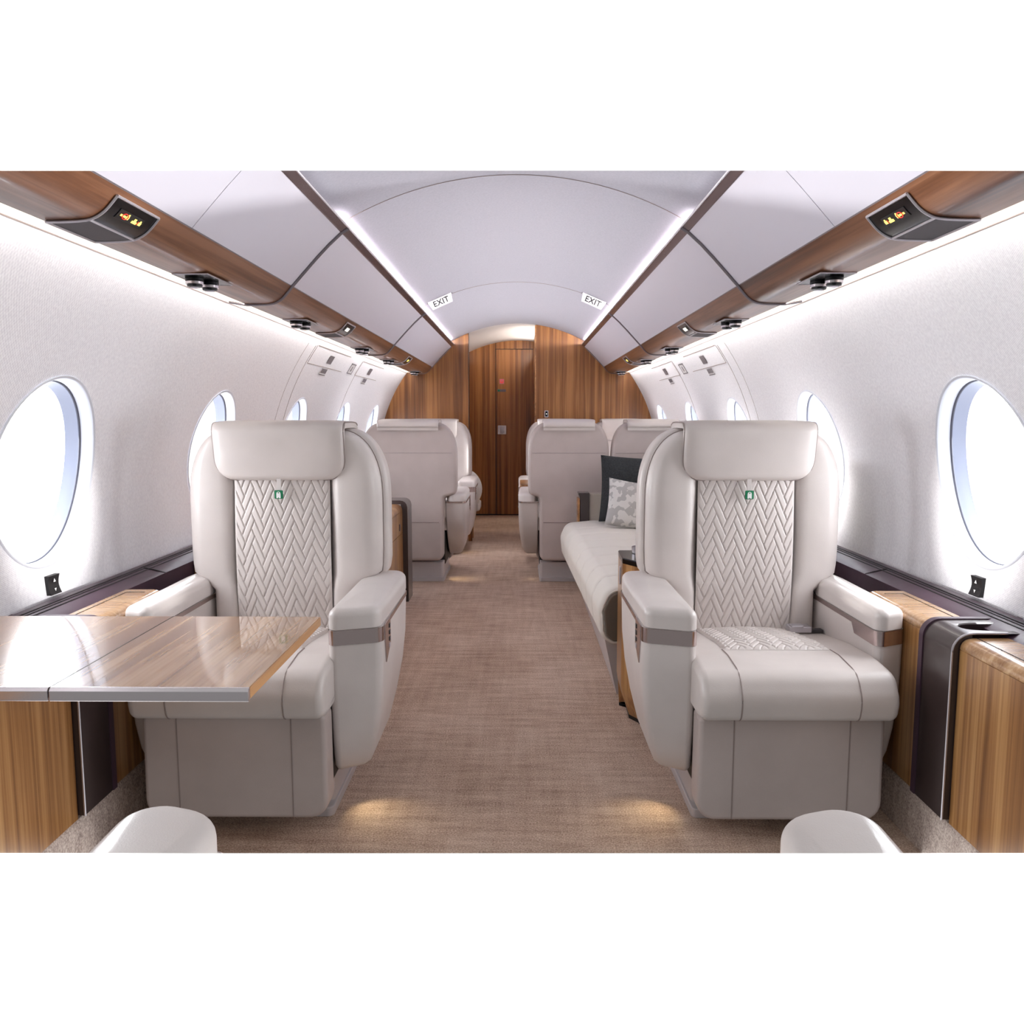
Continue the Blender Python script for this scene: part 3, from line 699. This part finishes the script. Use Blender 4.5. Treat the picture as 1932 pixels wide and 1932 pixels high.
        if hi:
            def bf(u, v):
                a = -.152+.304*u; z = .432+.515*v
                e = min(1, min(u, 1-u)/.02)
                bul = .016*(1-(2*u-1)**2)+.010*math.sin(PI*min(1, max(0, v*1.1)))
                return mp(a, z, 2.590-bul-herring(a, z)*.0050*e)
            M('quilted_back_panel', grid(bf, 160, 260), 'leather', r, 80)
        else:
            M('back_panel', slab([(-.15, .43, .01), (.15, .43, .01), (.15, .95, .01), (-.15, .95, .01)], 2.66, 2.585, .01, mapf=mp, puff=.012), 'leather', r, 50)
        # headrest flap folded over the top of the back
        hp0 = [(2.562, .927), (2.556, .96), (2.550, 1.0), (2.545, 1.04), (2.541, 1.075), (2.543, 1.092), (2.552, 1.104), (2.570, 1.110), (2.62, 1.111), (2.70, 1.111), (2.750, 1.108), (2.772, 1.098), (2.780, 1.08), (2.778, 1.06)]
        HP = [(p[0], p[1]) for p in catmull(hp0, 5)]
        cum = [0]
        for a, b in zip(HP, HP[1:]): cum.append(cum[-1]+math.hypot(a[0]-b[0], a[1]-b[1]))
        LT = cum[-1]
        def hw(s_):
            c_ = min(1, s_/.075); return .128+.076*(1-(1-c_)**2.4)**(1/2.4)
        V = []; F = []; nu = 40; nvv = len(HP)
        for q, (py_, pz_) in enumerate(HP):
            a = HP[max(0, q-1)]; b = HP[min(nvv-1, q+1)]; tx, tz = b[0]-a[0], b[1]-a[1]; l = math.hypot(tx, tz); nx, nz = -tz/l, tx/l
            if q < 3: pass
            endf = min(1, cum[q]/.02); endf = math.sqrt(max(0, 1-(1-endf)**2)); e2_ = min(1, (LT-cum[q])/.01); endf = min(endf, math.sqrt(max(0, 1-(1-e2_)**2)))
            W_ = hw(cum[q])
            for i in range(nu+1):
                xx = -math.cos(PI*i/nu); th = .026*(1-abs(xx)**7)**.5*endf
                curve = .010*xx*xx*max(0, 1-cum[q]/.18)
                V.append((X(W_*xx), Y(py_+.020+nx*th*1.0-0+curve) if False else Y(py_+.012+nx*th+curve), pz_-.004+nz*th*.25+(-.002 if cum[q] > .1 else 0)))
        m = nu+1
        for q in range(nvv-1):
            for i in range(nu): F.append([q*m+i, q*m+i+1, (q+1)*m+i+1, (q+1)*m+i])
        k0 = len(V)
        for q, (py_, pz_) in enumerate(HP):
            W_ = hw(cum[q]); bd = .022 if cum[q] < .19 else .0
            for i in range(nu+1):
                xx = -math.cos(PI*i/nu); V.append((X(W_*xx), Y(py_+.012+bd+.010*xx*xx*max(0, 1-cum[q]/.18)), pz_-.004-(.02 if bd == 0 else 0)))
        for q in range(nvv-1):
            for i in range(nu): F.append([k0+q*m+i, k0+q*m+i+1, k0+(q+1)*m+i+1, k0+(q+1)*m+i])
            for i in (0, nu): F.append([q*m+i, (q+1)*m+i, k0+(q+1)*m+i, k0+q*m+i])
        for q in (0, nvv-1):
            for i in range(nu): F.append([q*m+i, q*m+i+1, k0+q*m+i+1, k0+q*m+i])
        hr = M('headrest', (V, F), 'leather', r, 60)
        rim = [V[q*m] for q in range(nvv-12, -1, -1)]+[V[i] for i in range(1, nu)]+[V[q*m+nu] for q in range(nvv-11)]
        M('piping', tube([(p[0], p[1]-.001, p[2]) for p in rim], .0024, 5), 'seam_light' if not hi else 'seam', hr)
        if hi:
            st = M('headrest_strap', box(*sorted((X(-.007), X(.007))), Y(2.552), Y(2.556), .889, .945, .001), 'leather_arm', r)
            tg = M('green_tag', box(*sorted((X(-.0135), X(.0135))), Y(2.5455), Y(2.5505), .868, .895, .003), 'green', st)
            arch = [(-.0065, .8705), (-.0065, .884), (-.005, .889), (0, .8915), (.005, .889), (.0065, .884), (.0065, .8705), (.002, .8705), (.0, .874), (-.002, .8705)]
            M('tag_symbol', slab(arch, 2.5458, 2.5445, 0, mapf=mp, raw=True), 'white_print', tg)
            M('tag_dot', lathe([(.002, 0), (.002, .0012)], 0, 0, 10), 'green', tg).matrix_local = Matrix.Translation((0, Y(2.5432), .8875)) @ Matrix.Rotation(-PI/2, 4, 'X')
        if buckle and hi:
            bk = M('seat_belt_buckle', join(slab([(.125, 2.50, .006), (.195, 2.50, .006), (.195, 2.545, .006), (.125, 2.545, .006)], .456, .474, .003, mapf=lambda a, b, d: (X(a), Y(b), d)), slab([(.13, 2.497, .004), (.168, 2.497, .004), (.168, 2.53, .004), (.13, 2.53, .004)], .472, .479, .002, mapf=lambda a, b, d: (X(a), Y(b), d))), 'silver', r)
            M('belt_webbing', box(*sorted((X(.195), X(.235))), Y(2.515), Y(2.54), .452, .462, .002), 'belt', bk)
            M('belt_webbing', tube([mp(-.165, .448, 2.585), mp(-.20, .452, 2.575), mp(-.232, .455, 2.57)], .006, 6), 'belt', bk)
    # armrests
    for side in arms:
        ui, uo = (.2385, .378) if side < 0 else (.2385, .330)
        if w < 1: ui = .2385*w; uo = ui+.135
        def plan(z_in, xi, xo, yf, yb, z, rr=.03):
            o = rpoly([(xi, yf, rr*.6), (xo, yf+.045, rr), (xo, yb, rr), (xi, yb, .008)], 6)
            return [(sx*side*a, Y(b), z) for a, b in o]
        ar = bpy.data.objects.new('armrest', None); C.objects.link(ar); ar.parent = r; ar.location = (0, 0, 0)
        k = uo-ui
        secs = [plan(0, ui+.012, uo-k*.62, 2.215, 2.33, .134, .012), plan(0, ui+.004, uo-k*.45, 2.190, 2.38, .142, .018), plan(0, ui+.001, uo-k*.32, 2.172, 2.42, .16, .022), plan(0, ui, uo-k*.20, 2.158, 2.48, .20), plan(0, ui, uo-k*.10, 2.148, 2.55, .27), plan(0, ui, uo-k*.03, 2.142, 2.62, .35), plan(0, ui, uo, 2.14, 2.66, .43), plan(0, ui, uo, 2.138, 2.69, .552)]
        bd = M('arm_body', loft(secs), 'leather_arm', ar, 60)
        po = rpoly([(ui-.001, 2.132, tip), (uo-.004, 2.178, tip+.01), (uo+.002, 2.60, .03), (uo-.006, 2.72, .045), (ui+.03, 2.74, .03), (ui, 2.60, .05)], 7)
        if area(po) < 0: pass
        M('arm_pad', slab(po, .553, .612, .024, mapf=lambda a, b, d: (sx*side*a, Y(b), d+.0), raw=True, rb=.004, puff=.005, seg=6), 'leather_arm', ar, 60)
        # metal band
        o = rpoly([(ui, 2.138, .018), (uo, 2.183, .03), (uo, 2.69, .03), (ui, 2.69, .008)], 8)
        oo = inset(o, -.0015)
        # rotate outline to start at inner back and go front -> outer
        idx = max(range(len(oo)), key=lambda i: (oo[i][1]-oo[i][0]*.01))
        i0 = min(range(len(oo)), key=lambda i: abs(oo[i][0]-ui)+abs(oo[i][1]-2.69))
        seq = oo[i0:]+oo[:i0]
        if seq[1][1] > 2.6 and seq[1][0] > ui+.03: seq = [seq[0]]+seq[1:][::-1]
        # subdivide long runs
        S2 = []
        for a, b in zip(seq, seq[1:]):
            nn = max(1, int((Vector(a)-Vector(b)).length/.02))
            for q in range(nn): S2.append((a[0]+(b[0]-a[0])*q/nn, a[1]+(b[1]-a[1])*q/nn))
        S2.append(seq[-1])
        prs = []
        for (a, b) in S2:
            lo = .512 if (b < 2.235 or (a < ui+.02 and b < 2.30 and side > 0)) else .5395
            prs.append(((sx*side*a, Y(b), .5525), (sx*side*a, Y(b), lo)))
        M('metal_band', strip(prs, 0), 'bronze', ar, 40)
        # control panel on the outer side
        if side < 0 or w < 1:
            xo = uo+.0022
            q = [(2.225, .552), (2.30, .552), (2.32, .49), (2.245, .452), (2.225, .50)]
            q = [(2.215, .552), (2.31, .552), (2.31, .478), (2.235, .438), (2.215, .51)]
            cpn = M('control_panel', slab([(b, z, .003) for b, z in q], xo-.004, xo+.001, .0008, mapf=lambda a, b, d: (sx*side*d, Y(a), b), seg=2), 'bronze', ar)
            for t in range(4):
                M('button', slab([(2.283, .468+t*.019, .002), (2.300, .468+t*.019, .002), (2.300, .480+t*.019, .002), (2.283, .480+t*.019, .002)], xo, xo+.0025, .0006, mapf=lambda a, b, d: (sx*side*d, Y(a), b), seg=2), 'silver' if t == 0 else 'black', cpn)
    return r
nr = seat('leather_armchair', 'near right cream leather armchair seat with quilted back, beside the dark cup holder band', (.733, 2.40, 0), 0, 1, group='near facing armchair seats')
nl = seat('leather_armchair', 'near left cream leather armchair seat with quilted back, partly behind the wood table', (-.733, 2.40, 0), 0, -1, group='near facing armchair seats', buckle=False)
seat('leather_armchair', 'cream leather seat behind the near left seat, showing its plain back shell', (-.727, 5.87, 0), PI, 1, hi=False)
seat('leather_armchair', 'far left cream leather seat facing forward, beyond the seat showing its back', (-.727, 6.95, 0), 0, -1, hi=False)
seat('leather_armchair', 'far right aisle seat showing its plain back shell, beside the divan end', (.347, 5.87, 0), PI, -1, w=.84, arms=(-1,), hi=False, group='far right seats with backs to the cabin')
seat('leather_armchair', 'far right window seat showing its back shell above the dark pillow', (.905, 5.87, 0), PI, -1, w=.84, arms=(), hi=False, group='far right seats with backs to the cabin')
seat('leather_armchair', 'rearmost right aisle seat facing forward, mostly hidden behind the far right aisle seat', (.345, 6.97, 0), 0, 1, w=.84, arms=(-1,), hi=False, group='rearmost right seats against the bulkhead')
seat('leather_armchair', 'rearmost right window seat facing forward, its headrest showing between the two backs', (.90, 6.97, 0), 0, 1, w=.84, arms=(), hi=False, group='rearmost right seats against the bulkhead')
# foreground seats : only their inner armrest tips are in view
seat('leather_armchair', 'white leather armrest of a foreground seat at the bottom, left of the aisle', (-.738, .797, 0), PI, 1, arms=(-1,), parts='arm', tip=.058, group='foreground armrests')
seat('leather_armchair', 'white leather armrest of a foreground seat at the bottom, right of the aisle', (.722, .795, 0), PI, -1, arms=(-1,), parts='arm', tip=.058, group='foreground armrests')
# ------------------------------------------------------------------ folding table
r = thing('folding_table', 'glossy wood folding table with metal front edge in front of the near left seat', 'table', (-.84, 1.65, .65))
Lt = lambda vf: ([(v[0]+.84, v[1]-1.65, v[2]-.65) for v in vf[0]], vf[1])
for a, c, nm in ((-1.225, -.8055, 'inner'), (-.8040, -.455, 'outer')):
    lf = M('table_leaf', Lt(box(a, c, 1.392, 1.908, .628, .65, .0012)), 'wood_table', r)
    tr = [(1.383, .626, .003), (1.393, .626, .001), (1.393, .6505, .001), (1.388, .6505, .002), (1.383, .645, .003)]
    M('metal_edge', Lt(slab(tr, a+.0005, c-.0005 if nm == 'inner' else c+.0015, .001, mapf=lambda p, q, d: (d, p, q), seg=2, cseg=3)), 'chrome', lf)
    if nm == 'outer': M('end_grain_edge', Lt(box(c, c+.0015, 1.394, 1.908, .629, .6485, .0006)), 'wood_edge', lf)
M('leaf_joint', Lt(box(-.8058, -.8037, 1.393, 1.908, .63, .6503, .0001)), 'black', r)
M('support_arm', Lt(box(-1.21, -1.10, 1.55, 1.75, .603, .628, .004)), 'dark_trim', r)
# conference table between far right seats
r = thing('conference_table', 'wood-edged table between the far right facing seats, seen past the aisle armrest', 'table', (.6, 6.40, .62))
M('table_top', slab([(-.58, -.24, .02), (.58, -.24, .02), (.58, .24, .02), (-.58, .24, .02)], -.05, 0, .003, mapf=lambda a, b, d: (a, b, d)), 'wood_cab', r)
M('metal_strip', slab([(-.585, -.245, .02), (.58, -.245, .02), (.58, .245, .02), (-.585, .245, .02)], -.062, -.052, .002, mapf=lambda a, b, d: (a, b, d)), 'chrome', r)
M('leg', box(.1, .3, -.08, .08, -.62, -.06, .01), 'dark_trim', r)
# ------------------------------------------------------------------ divan, console, pillows
r = thing('divan', 'white channel-quilted three-place divan along the right wall with taupe end', 'sofa', (.72, 4.25, 0))
Ld = lambda vf: ([(v[0]-.72, v[1]-4.25, v[2]) for v in vf[0]], vf[1])
cpf = rpoly([(.345, .210, .03), (.300, .240, .06), (.288, .36, .08), (.325, .445, .07), (.50, .462, .1), (1.0, .44, .02), (1.0, .210, .02)], 8)
shx = lambda a, y: a+(.046*(5-y)/1.8 if a < .6 else 0)
y0, y1 = 3.22, 5.30
def chan(y):
    t = ((y-y0) % .25)/.25; return -.009*(1-min(1, min(t, 1-t)/.09))**1.5
ys = []; yy = y0
while yy <= y1+1e-6: ys.append(yy); yy += .0135/1.5
secs = []
for i, y in enumerate(ys):
    e = min(1, (y-y0)/.04, (y1-y)/.04); ins = -chan(y)+.02*(1-math.sqrt(max(0, 1-(1-e)**2)))
    secs.append([(shx(a, y), y, b) for a, b in inset(cpf, ins)])
M('seat_cushion', Ld(loft(secs)), 'divan_fabric', r, 60)
e_ = [(shx(a, 3.22), b) for a, b in inset(cpf, .02)]
M('end_panel', Ld(slab(e_, y0+.012, y0-.012, .008, raw=True)), 'taupe', r, 60)
for q in range(1, 9):
    yv = y0+.25*q
    if yv < y1-.03:
        pl_ = [p for p in inset(cpf, .0075) if p[0] < .98]; k0 = min(range(len(pl_)), key=lambda i: (pl_[i][1] if pl_[i][0] > .9 else 9)); 
        top = sorted([p for p in pl_ if p[1] > .44 or p[0] < .34], key=lambda p: (p[0] if p[1] > .35 else p[0]-10+p[1]*5))
        lowp = sorted([p for p in pl_ if p[0] < .42 and p[1] < .44 and p[0] < .33], key=lambda p: p[1]); upp = sorted([p for p in pl_ if p[1] >= .44], key=lambda p: p[0])
        M('channel_seam', Ld(tube([(shx(a, yv), yv, b) for a, b in lowp+upp], .0036, 5)), 'seam', r)
M('end_piping', Ld(tube([(shx(a, y0), y0+.001, b) for a, b in inset(cpf, .014)], .004, 6, True)), 'divan_fabric', r)
M('base_skirt', Ld(prism([(.415, 0), (.365, .225), (1.0, .245), (1.0, 0)], y0+.03, y1)), 'pedestal', r)
M('backrest', Ld(slab([(.93, .45, .04), (.98, .94, .05), (1.10, .97, .05), (1.19, .94, .04), (1.23, .45, .04)], 5.2, 3.0+.22, .03)), 'divan_fabric', r)
M('backrest_end', Ld(slab([(.95, .46, .04), (1.0, .92, .05), (1.08, .958, .04), (1.165, .955, .05), (1.19, .88, .06), (1.16, .76, .05), (1.13, .46, .04)], 3.225, 3.0, .02)), 'taupe', r)
ag = M('end_arm', Ld(box(.47, 1.14, 5.315, 5.42, .20, .628, .006)), 'cream_panel', r)
M('end_arm_post', Ld(slab([(.398, .635, .004), (.472, .635, .004), (.472, .20, .004), (.412, .20, .004), (.412, .60, .012)], 5.42, 5.305, .003)), 'dark_trim', ag)
M('wood_side', Ld(box(.396, .410, 5.31, 5.42, .20, .60, .002)), 'wood_edge', ag)
def pillow(name, lab, loc, w, h, th, rot, mat):
    V = []; F = []; n = 24
    for sd in (1, -1):
        for j in range(n+1):
            for i in range(n+1):
                u = 2*i/n-1; v = 2*j/n-1
                k = (1-u**4)**.6*(1-v**4)**.6; pin = 1-.07*(1-abs(u))**0*(1-u*u)*abs(v)**3*0
                uu = u*(1-.06*(1-v*v)*(0) - .05*(1-abs(v)**2)); vv = v*(1-.05*(1-abs(u)**2))
                V.append((uu*w/2, sd*(-th/2)*k, vv*h/2))
    m = (n+1)**2
    for b_ in (0, m):
        for j in range(n):
            for i in range(n): F.append([b_+j*(n+1)+i, b_+j*(n+1)+i+1, b_+(j+1)*(n+1)+i+1, b_+(j+1)*(n+1)+i])
    o = M(name, (V, F), mat, None, 80); o.location = loc; o.rotation_euler = rot
    return o
tag(pillow('pillow', 'dark grey ribbed square pillow leaning on the divan end behind the patterned one', (.775, 5.19, .665), .50, .43, .13, (-.28, .05, 0), 'pillow_dark'), 'dark grey ribbed square pillow leaning on the divan end behind the patterned one', 'pillow', 'divan pillows')
tag(pillow('pillow', '', (.755, 4.98, .585), .42, .30, .12, (-.38, .16, .06), 'pillow_geo'), 'light grey pillow with white geometric pattern on the divan in front of the dark pillow', 'pillow', 'divan pillows')
r = thing('side_console', 'tall narrow wood console with black glass top between the divan and near right seat', 'cabinet', (.53, 3.06, 0))
Lc = lambda vf: ([(v[0]-.53, v[1]-3.06, v[2]) for v in vf[0]], vf[1])
cpl = [(.396, 2.97, .03), (.445, 2.885, .02), (.70, 2.885, .005), (.70, 3.15, .005), (.402, 3.15, .005)]
def csec(z, ins): return [(a, b, z) for a, b in inset(rpoly(cpl), ins)]
M('wood_body', Lc(loft([csec(.012, .035), csec(.10, .004), csec(.13, 0), csec(.59, 0)])), 'wood_cab', r, 30)
M('glass_top', Lc(loft([csec(.59, 0), csec(.607, -.001), csec(.61, .003)])), 'black_gloss', r, 30)
M('dark_foot', Lc(loft([csec(0, .034), csec(.014, .033)])), 'black', r)
M('panel_joint', Lc(tube([(.475, 2.8845, .13), (.475, 2.8845, .588)], .0012, 4)), 'black', r)
M('call_button', Lc(box(.3945, .400, 3.03, 3.055, .50, .565, .001)), 'silver', r)
g = M('tumbler', lathe([(.022, .61), (.025, .613), (.026, .636), (.024, .636), (.022, .616)], .470, 3.08, 20), 'silver'); tag(g, 'small silver tumbler standing on the black glass top of the wood console', 'cup')
# oval-backed side chair at the far left
r = thing('side_chair', 'pale oval-backed chair with wooden legs just showing behind the far left seat', 'chair', (-.50, 7.42, 0))
ov = [(.18*math.cos(2*PI*i/40), .48+.19*math.sin(2*PI*i/40)) for i in range(40)]
M('backrest', slab(ov, .0, -.08, .035, raw=True, seg=5), 'divan_fabric', r, 60)
M('seat', slab([(-.17, -.06, .03), (.16, -.06, .03), (.16, .24, .03), (-.17, .24, .03)], .28, .36, .02, mapf=lambda a, b, d: (a, b, d)), 'divan_fabric', r)
for a in (-.15, .05):
    for b_ in (.0, .2): M('leg', box(a, a+.035, b_, b_+.035, 0, .30, .003), 'wood_door', r)
# ------------------------------------------------------------------ trim everything the photograph does not reach (cut-away model)
F_, CC, VX, VY = 1550.0, 966.0, 981.0, 788.0
CAM = Vector((.02, 0, 1.12))
pitch = math.atan((CC-VY)/F_); yaw = math.atan((VX-CC)/math.hypot(F_, CC-VY))
Rm = Matrix.Rotation(yaw, 3, 'Z') @ Matrix.Rotation(PI/2-pitch, 3, 'X')
def raydir(px, py): return Rm @ Vector(((px-CC)/F_, -(py-CC)/F_, -1))
bpy.context.view_layer.update()
planes = []
for py, up in ((322.0, 1), (1609.8, -1)):
    n = raydir(0, py).cross(raydir(1932, py)).normalized()
    if n.z*up < 0: n = -n
    planes.append(n)
for o in list(bpy.data.objects):
    if o.type != 'MESH': continue
    mw = o.matrix_world; imw = mw.inverted()
    for n in planes:
        ds = [(mw @ v.co-CAM).dot(n) for v in o.data.vertices]
        if not ds or max(ds) <= 0: continue
        if min(ds) >= 0: bpy.data.objects.remove(o); break
        if o.data.users > 1: o.data = o.data.copy()
        bm = bmesh.new(); bm.from_mesh(o.data)
        co = imw @ CAM; no = (mw.to_3x3().transposed() @ n).normalized()
        bmesh.ops.bisect_plane(bm, geom=bm.verts[:]+bm.edges[:]+bm.faces[:], plane_co=co, plane_no=no, clear_outer=True)
        bm.to_mesh(o.data); bm.free()
for o in list(bpy.data.objects):
    if o.type == 'EMPTY' and not o.children: bpy.data.objects.remove(o)
# ------------------------------------------------------------------ lights
LK = 1
def area_light(name, loc, dirv, sx_, sy_, power, col=(1, 1, 1), spread=PI):
    l = bpy.data.lights.new(name, 'AREA'); l.shape = 'RECTANGLE'; l.size = sx_; l.size_y = sy_; l.energy = power*LK; l.color = col; l.spread = spread
    o = bpy.data.objects.new(name, l); C.objects.link(o); o.location = loc
    d = Vector(dirv).normalized(); zx = -d; yx = Vector((0, 1, 0)); xx = yx.cross(zx).normalized(); yx = zx.cross(xx)
    o.matrix_world = Matrix.Translation(loc) @ Matrix((xx, yx, zx)).transposed().to_4x4()
    return o
for s in (-1, 1):
    area_light('ceiling_cove_lamp', (s*.655, 5.3, 1.803), (-s*.75, 0, .55), .02, 4.7, 34, (1, .975, .95))
    area_light('wall_cove_lamp', (s*.972, 4.6, 1.5285), (s*1, 0, -.75), .007, 6.2, 4.2, (1, .975, .95))
    for yc in WIN:
        area_light('window_daylight', (s*1.72, yc+.25, 1.32), (-s, 0, -.05), 1.35, 1.2, 70, (.93, .96, 1))
    sl = bpy.data.lights.new('sun_'+SD[s], 'SUN'); sl.energy = 3.0; sl.angle = math.radians(2.5); sl.color = (1, .99, .97)
    so = bpy.data.objects.new('sun_'+SD[s], sl); C.objects.link(so)
    so.rotation_euler = Vector((s*1, -.02, .055)).to_track_quat('Z', 'Y').to_euler()
area_light('corridor_fill', (.166, 8.6, 1.80), (-1, 0, .45), .03, 1.2, 7, (1, .92, .82))  # added fill to brighten the corridor ceiling, no fixture there
for (x, y, z, e, col) in ((-.12, 6.75, 1.95, 26, (1, .95, .93)), (-.08, 8.6, 1.95, 22, (1, .88, .70))):  # added spots making bright patches on the far floor, not real fixtures
    l = bpy.data.lights.new('aisle_fill_spot', 'SPOT'); l.energy = e; l.color = col; l.spot_size = math.radians(42); l.spot_blend = .6; l.shadow_soft_size = .015
    o = bpy.data.objects.new('aisle_fill_spot', l); C.objects.link(o); o.location = (x, y, z)
for (x, y, tx, ty) in ((-.46, 2.30, -.36, 2.20), (.46, 2.30, .36, 2.20), (-.50, 5.62, -.36, 5.66), (.165, 5.62, .06, 5.64), (-.50, 6.75, -.36, 6.78)):
    l = bpy.data.lights.new('floor_spot', 'SPOT'); l.energy = .8; l.color = (1, .83, .5); l.spot_size = math.radians(95); l.spot_blend = 1; l.shadow_soft_size = .01
    o = bpy.data.objects.new('floor_spot', l); C.objects.link(o); o.location = (x, y, .11)
    o.rotation_euler = (Vector((x, y, .11))-Vector((tx, ty, 0))).to_track_quat('Z', 'Y').to_euler()
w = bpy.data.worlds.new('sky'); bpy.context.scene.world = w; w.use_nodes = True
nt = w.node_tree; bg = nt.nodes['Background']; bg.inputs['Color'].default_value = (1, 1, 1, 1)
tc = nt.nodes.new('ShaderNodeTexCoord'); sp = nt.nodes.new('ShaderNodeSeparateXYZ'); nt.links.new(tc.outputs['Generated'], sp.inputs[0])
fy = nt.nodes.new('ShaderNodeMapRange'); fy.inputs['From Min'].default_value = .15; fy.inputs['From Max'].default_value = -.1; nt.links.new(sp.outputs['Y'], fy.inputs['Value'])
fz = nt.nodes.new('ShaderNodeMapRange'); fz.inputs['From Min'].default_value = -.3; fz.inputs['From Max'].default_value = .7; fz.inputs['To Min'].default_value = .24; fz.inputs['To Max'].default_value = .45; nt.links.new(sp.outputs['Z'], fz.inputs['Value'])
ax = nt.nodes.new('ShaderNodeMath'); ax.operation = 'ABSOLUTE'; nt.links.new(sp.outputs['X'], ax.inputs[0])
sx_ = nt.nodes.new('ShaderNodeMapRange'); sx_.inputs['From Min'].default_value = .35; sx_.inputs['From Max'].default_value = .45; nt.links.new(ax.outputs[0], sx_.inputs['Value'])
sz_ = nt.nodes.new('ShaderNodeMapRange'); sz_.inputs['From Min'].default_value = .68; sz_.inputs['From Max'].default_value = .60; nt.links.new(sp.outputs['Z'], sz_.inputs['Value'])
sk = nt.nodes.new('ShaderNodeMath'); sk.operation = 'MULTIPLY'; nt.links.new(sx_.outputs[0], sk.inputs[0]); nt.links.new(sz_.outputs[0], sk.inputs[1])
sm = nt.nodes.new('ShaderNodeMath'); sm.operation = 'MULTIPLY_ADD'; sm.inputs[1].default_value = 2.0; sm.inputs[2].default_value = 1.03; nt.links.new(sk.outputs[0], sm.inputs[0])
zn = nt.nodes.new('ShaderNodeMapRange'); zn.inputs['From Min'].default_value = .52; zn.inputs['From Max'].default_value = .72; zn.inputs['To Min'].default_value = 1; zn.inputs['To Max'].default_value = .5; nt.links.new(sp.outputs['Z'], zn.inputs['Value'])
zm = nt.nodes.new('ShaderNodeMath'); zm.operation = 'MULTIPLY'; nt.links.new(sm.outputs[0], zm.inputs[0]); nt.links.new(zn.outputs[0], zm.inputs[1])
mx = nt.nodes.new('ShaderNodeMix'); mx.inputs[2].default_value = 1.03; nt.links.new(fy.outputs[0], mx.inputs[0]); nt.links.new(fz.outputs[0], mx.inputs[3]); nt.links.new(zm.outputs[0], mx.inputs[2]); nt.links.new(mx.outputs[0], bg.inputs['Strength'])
# ------------------------------------------------------------------ camera
cd = bpy.data.cameras.new('camera'); cd.sensor_width = 36; cd.lens = F_/1932*36; cd.clip_start = .02
co = bpy.data.objects.new('camera', cd); C.objects.link(co); co.matrix_world = Matrix.Translation(CAM) @ Rm.to_4x4()
sc = bpy.context.scene; sc.camera = co
sc.view_settings.view_transform = 'Standard'; sc.view_settings.look = 'None'; sc.view_settings.exposure = .07
sc.cycles.max_bounces = 10; sc.cycles.diffuse_bounces = 6
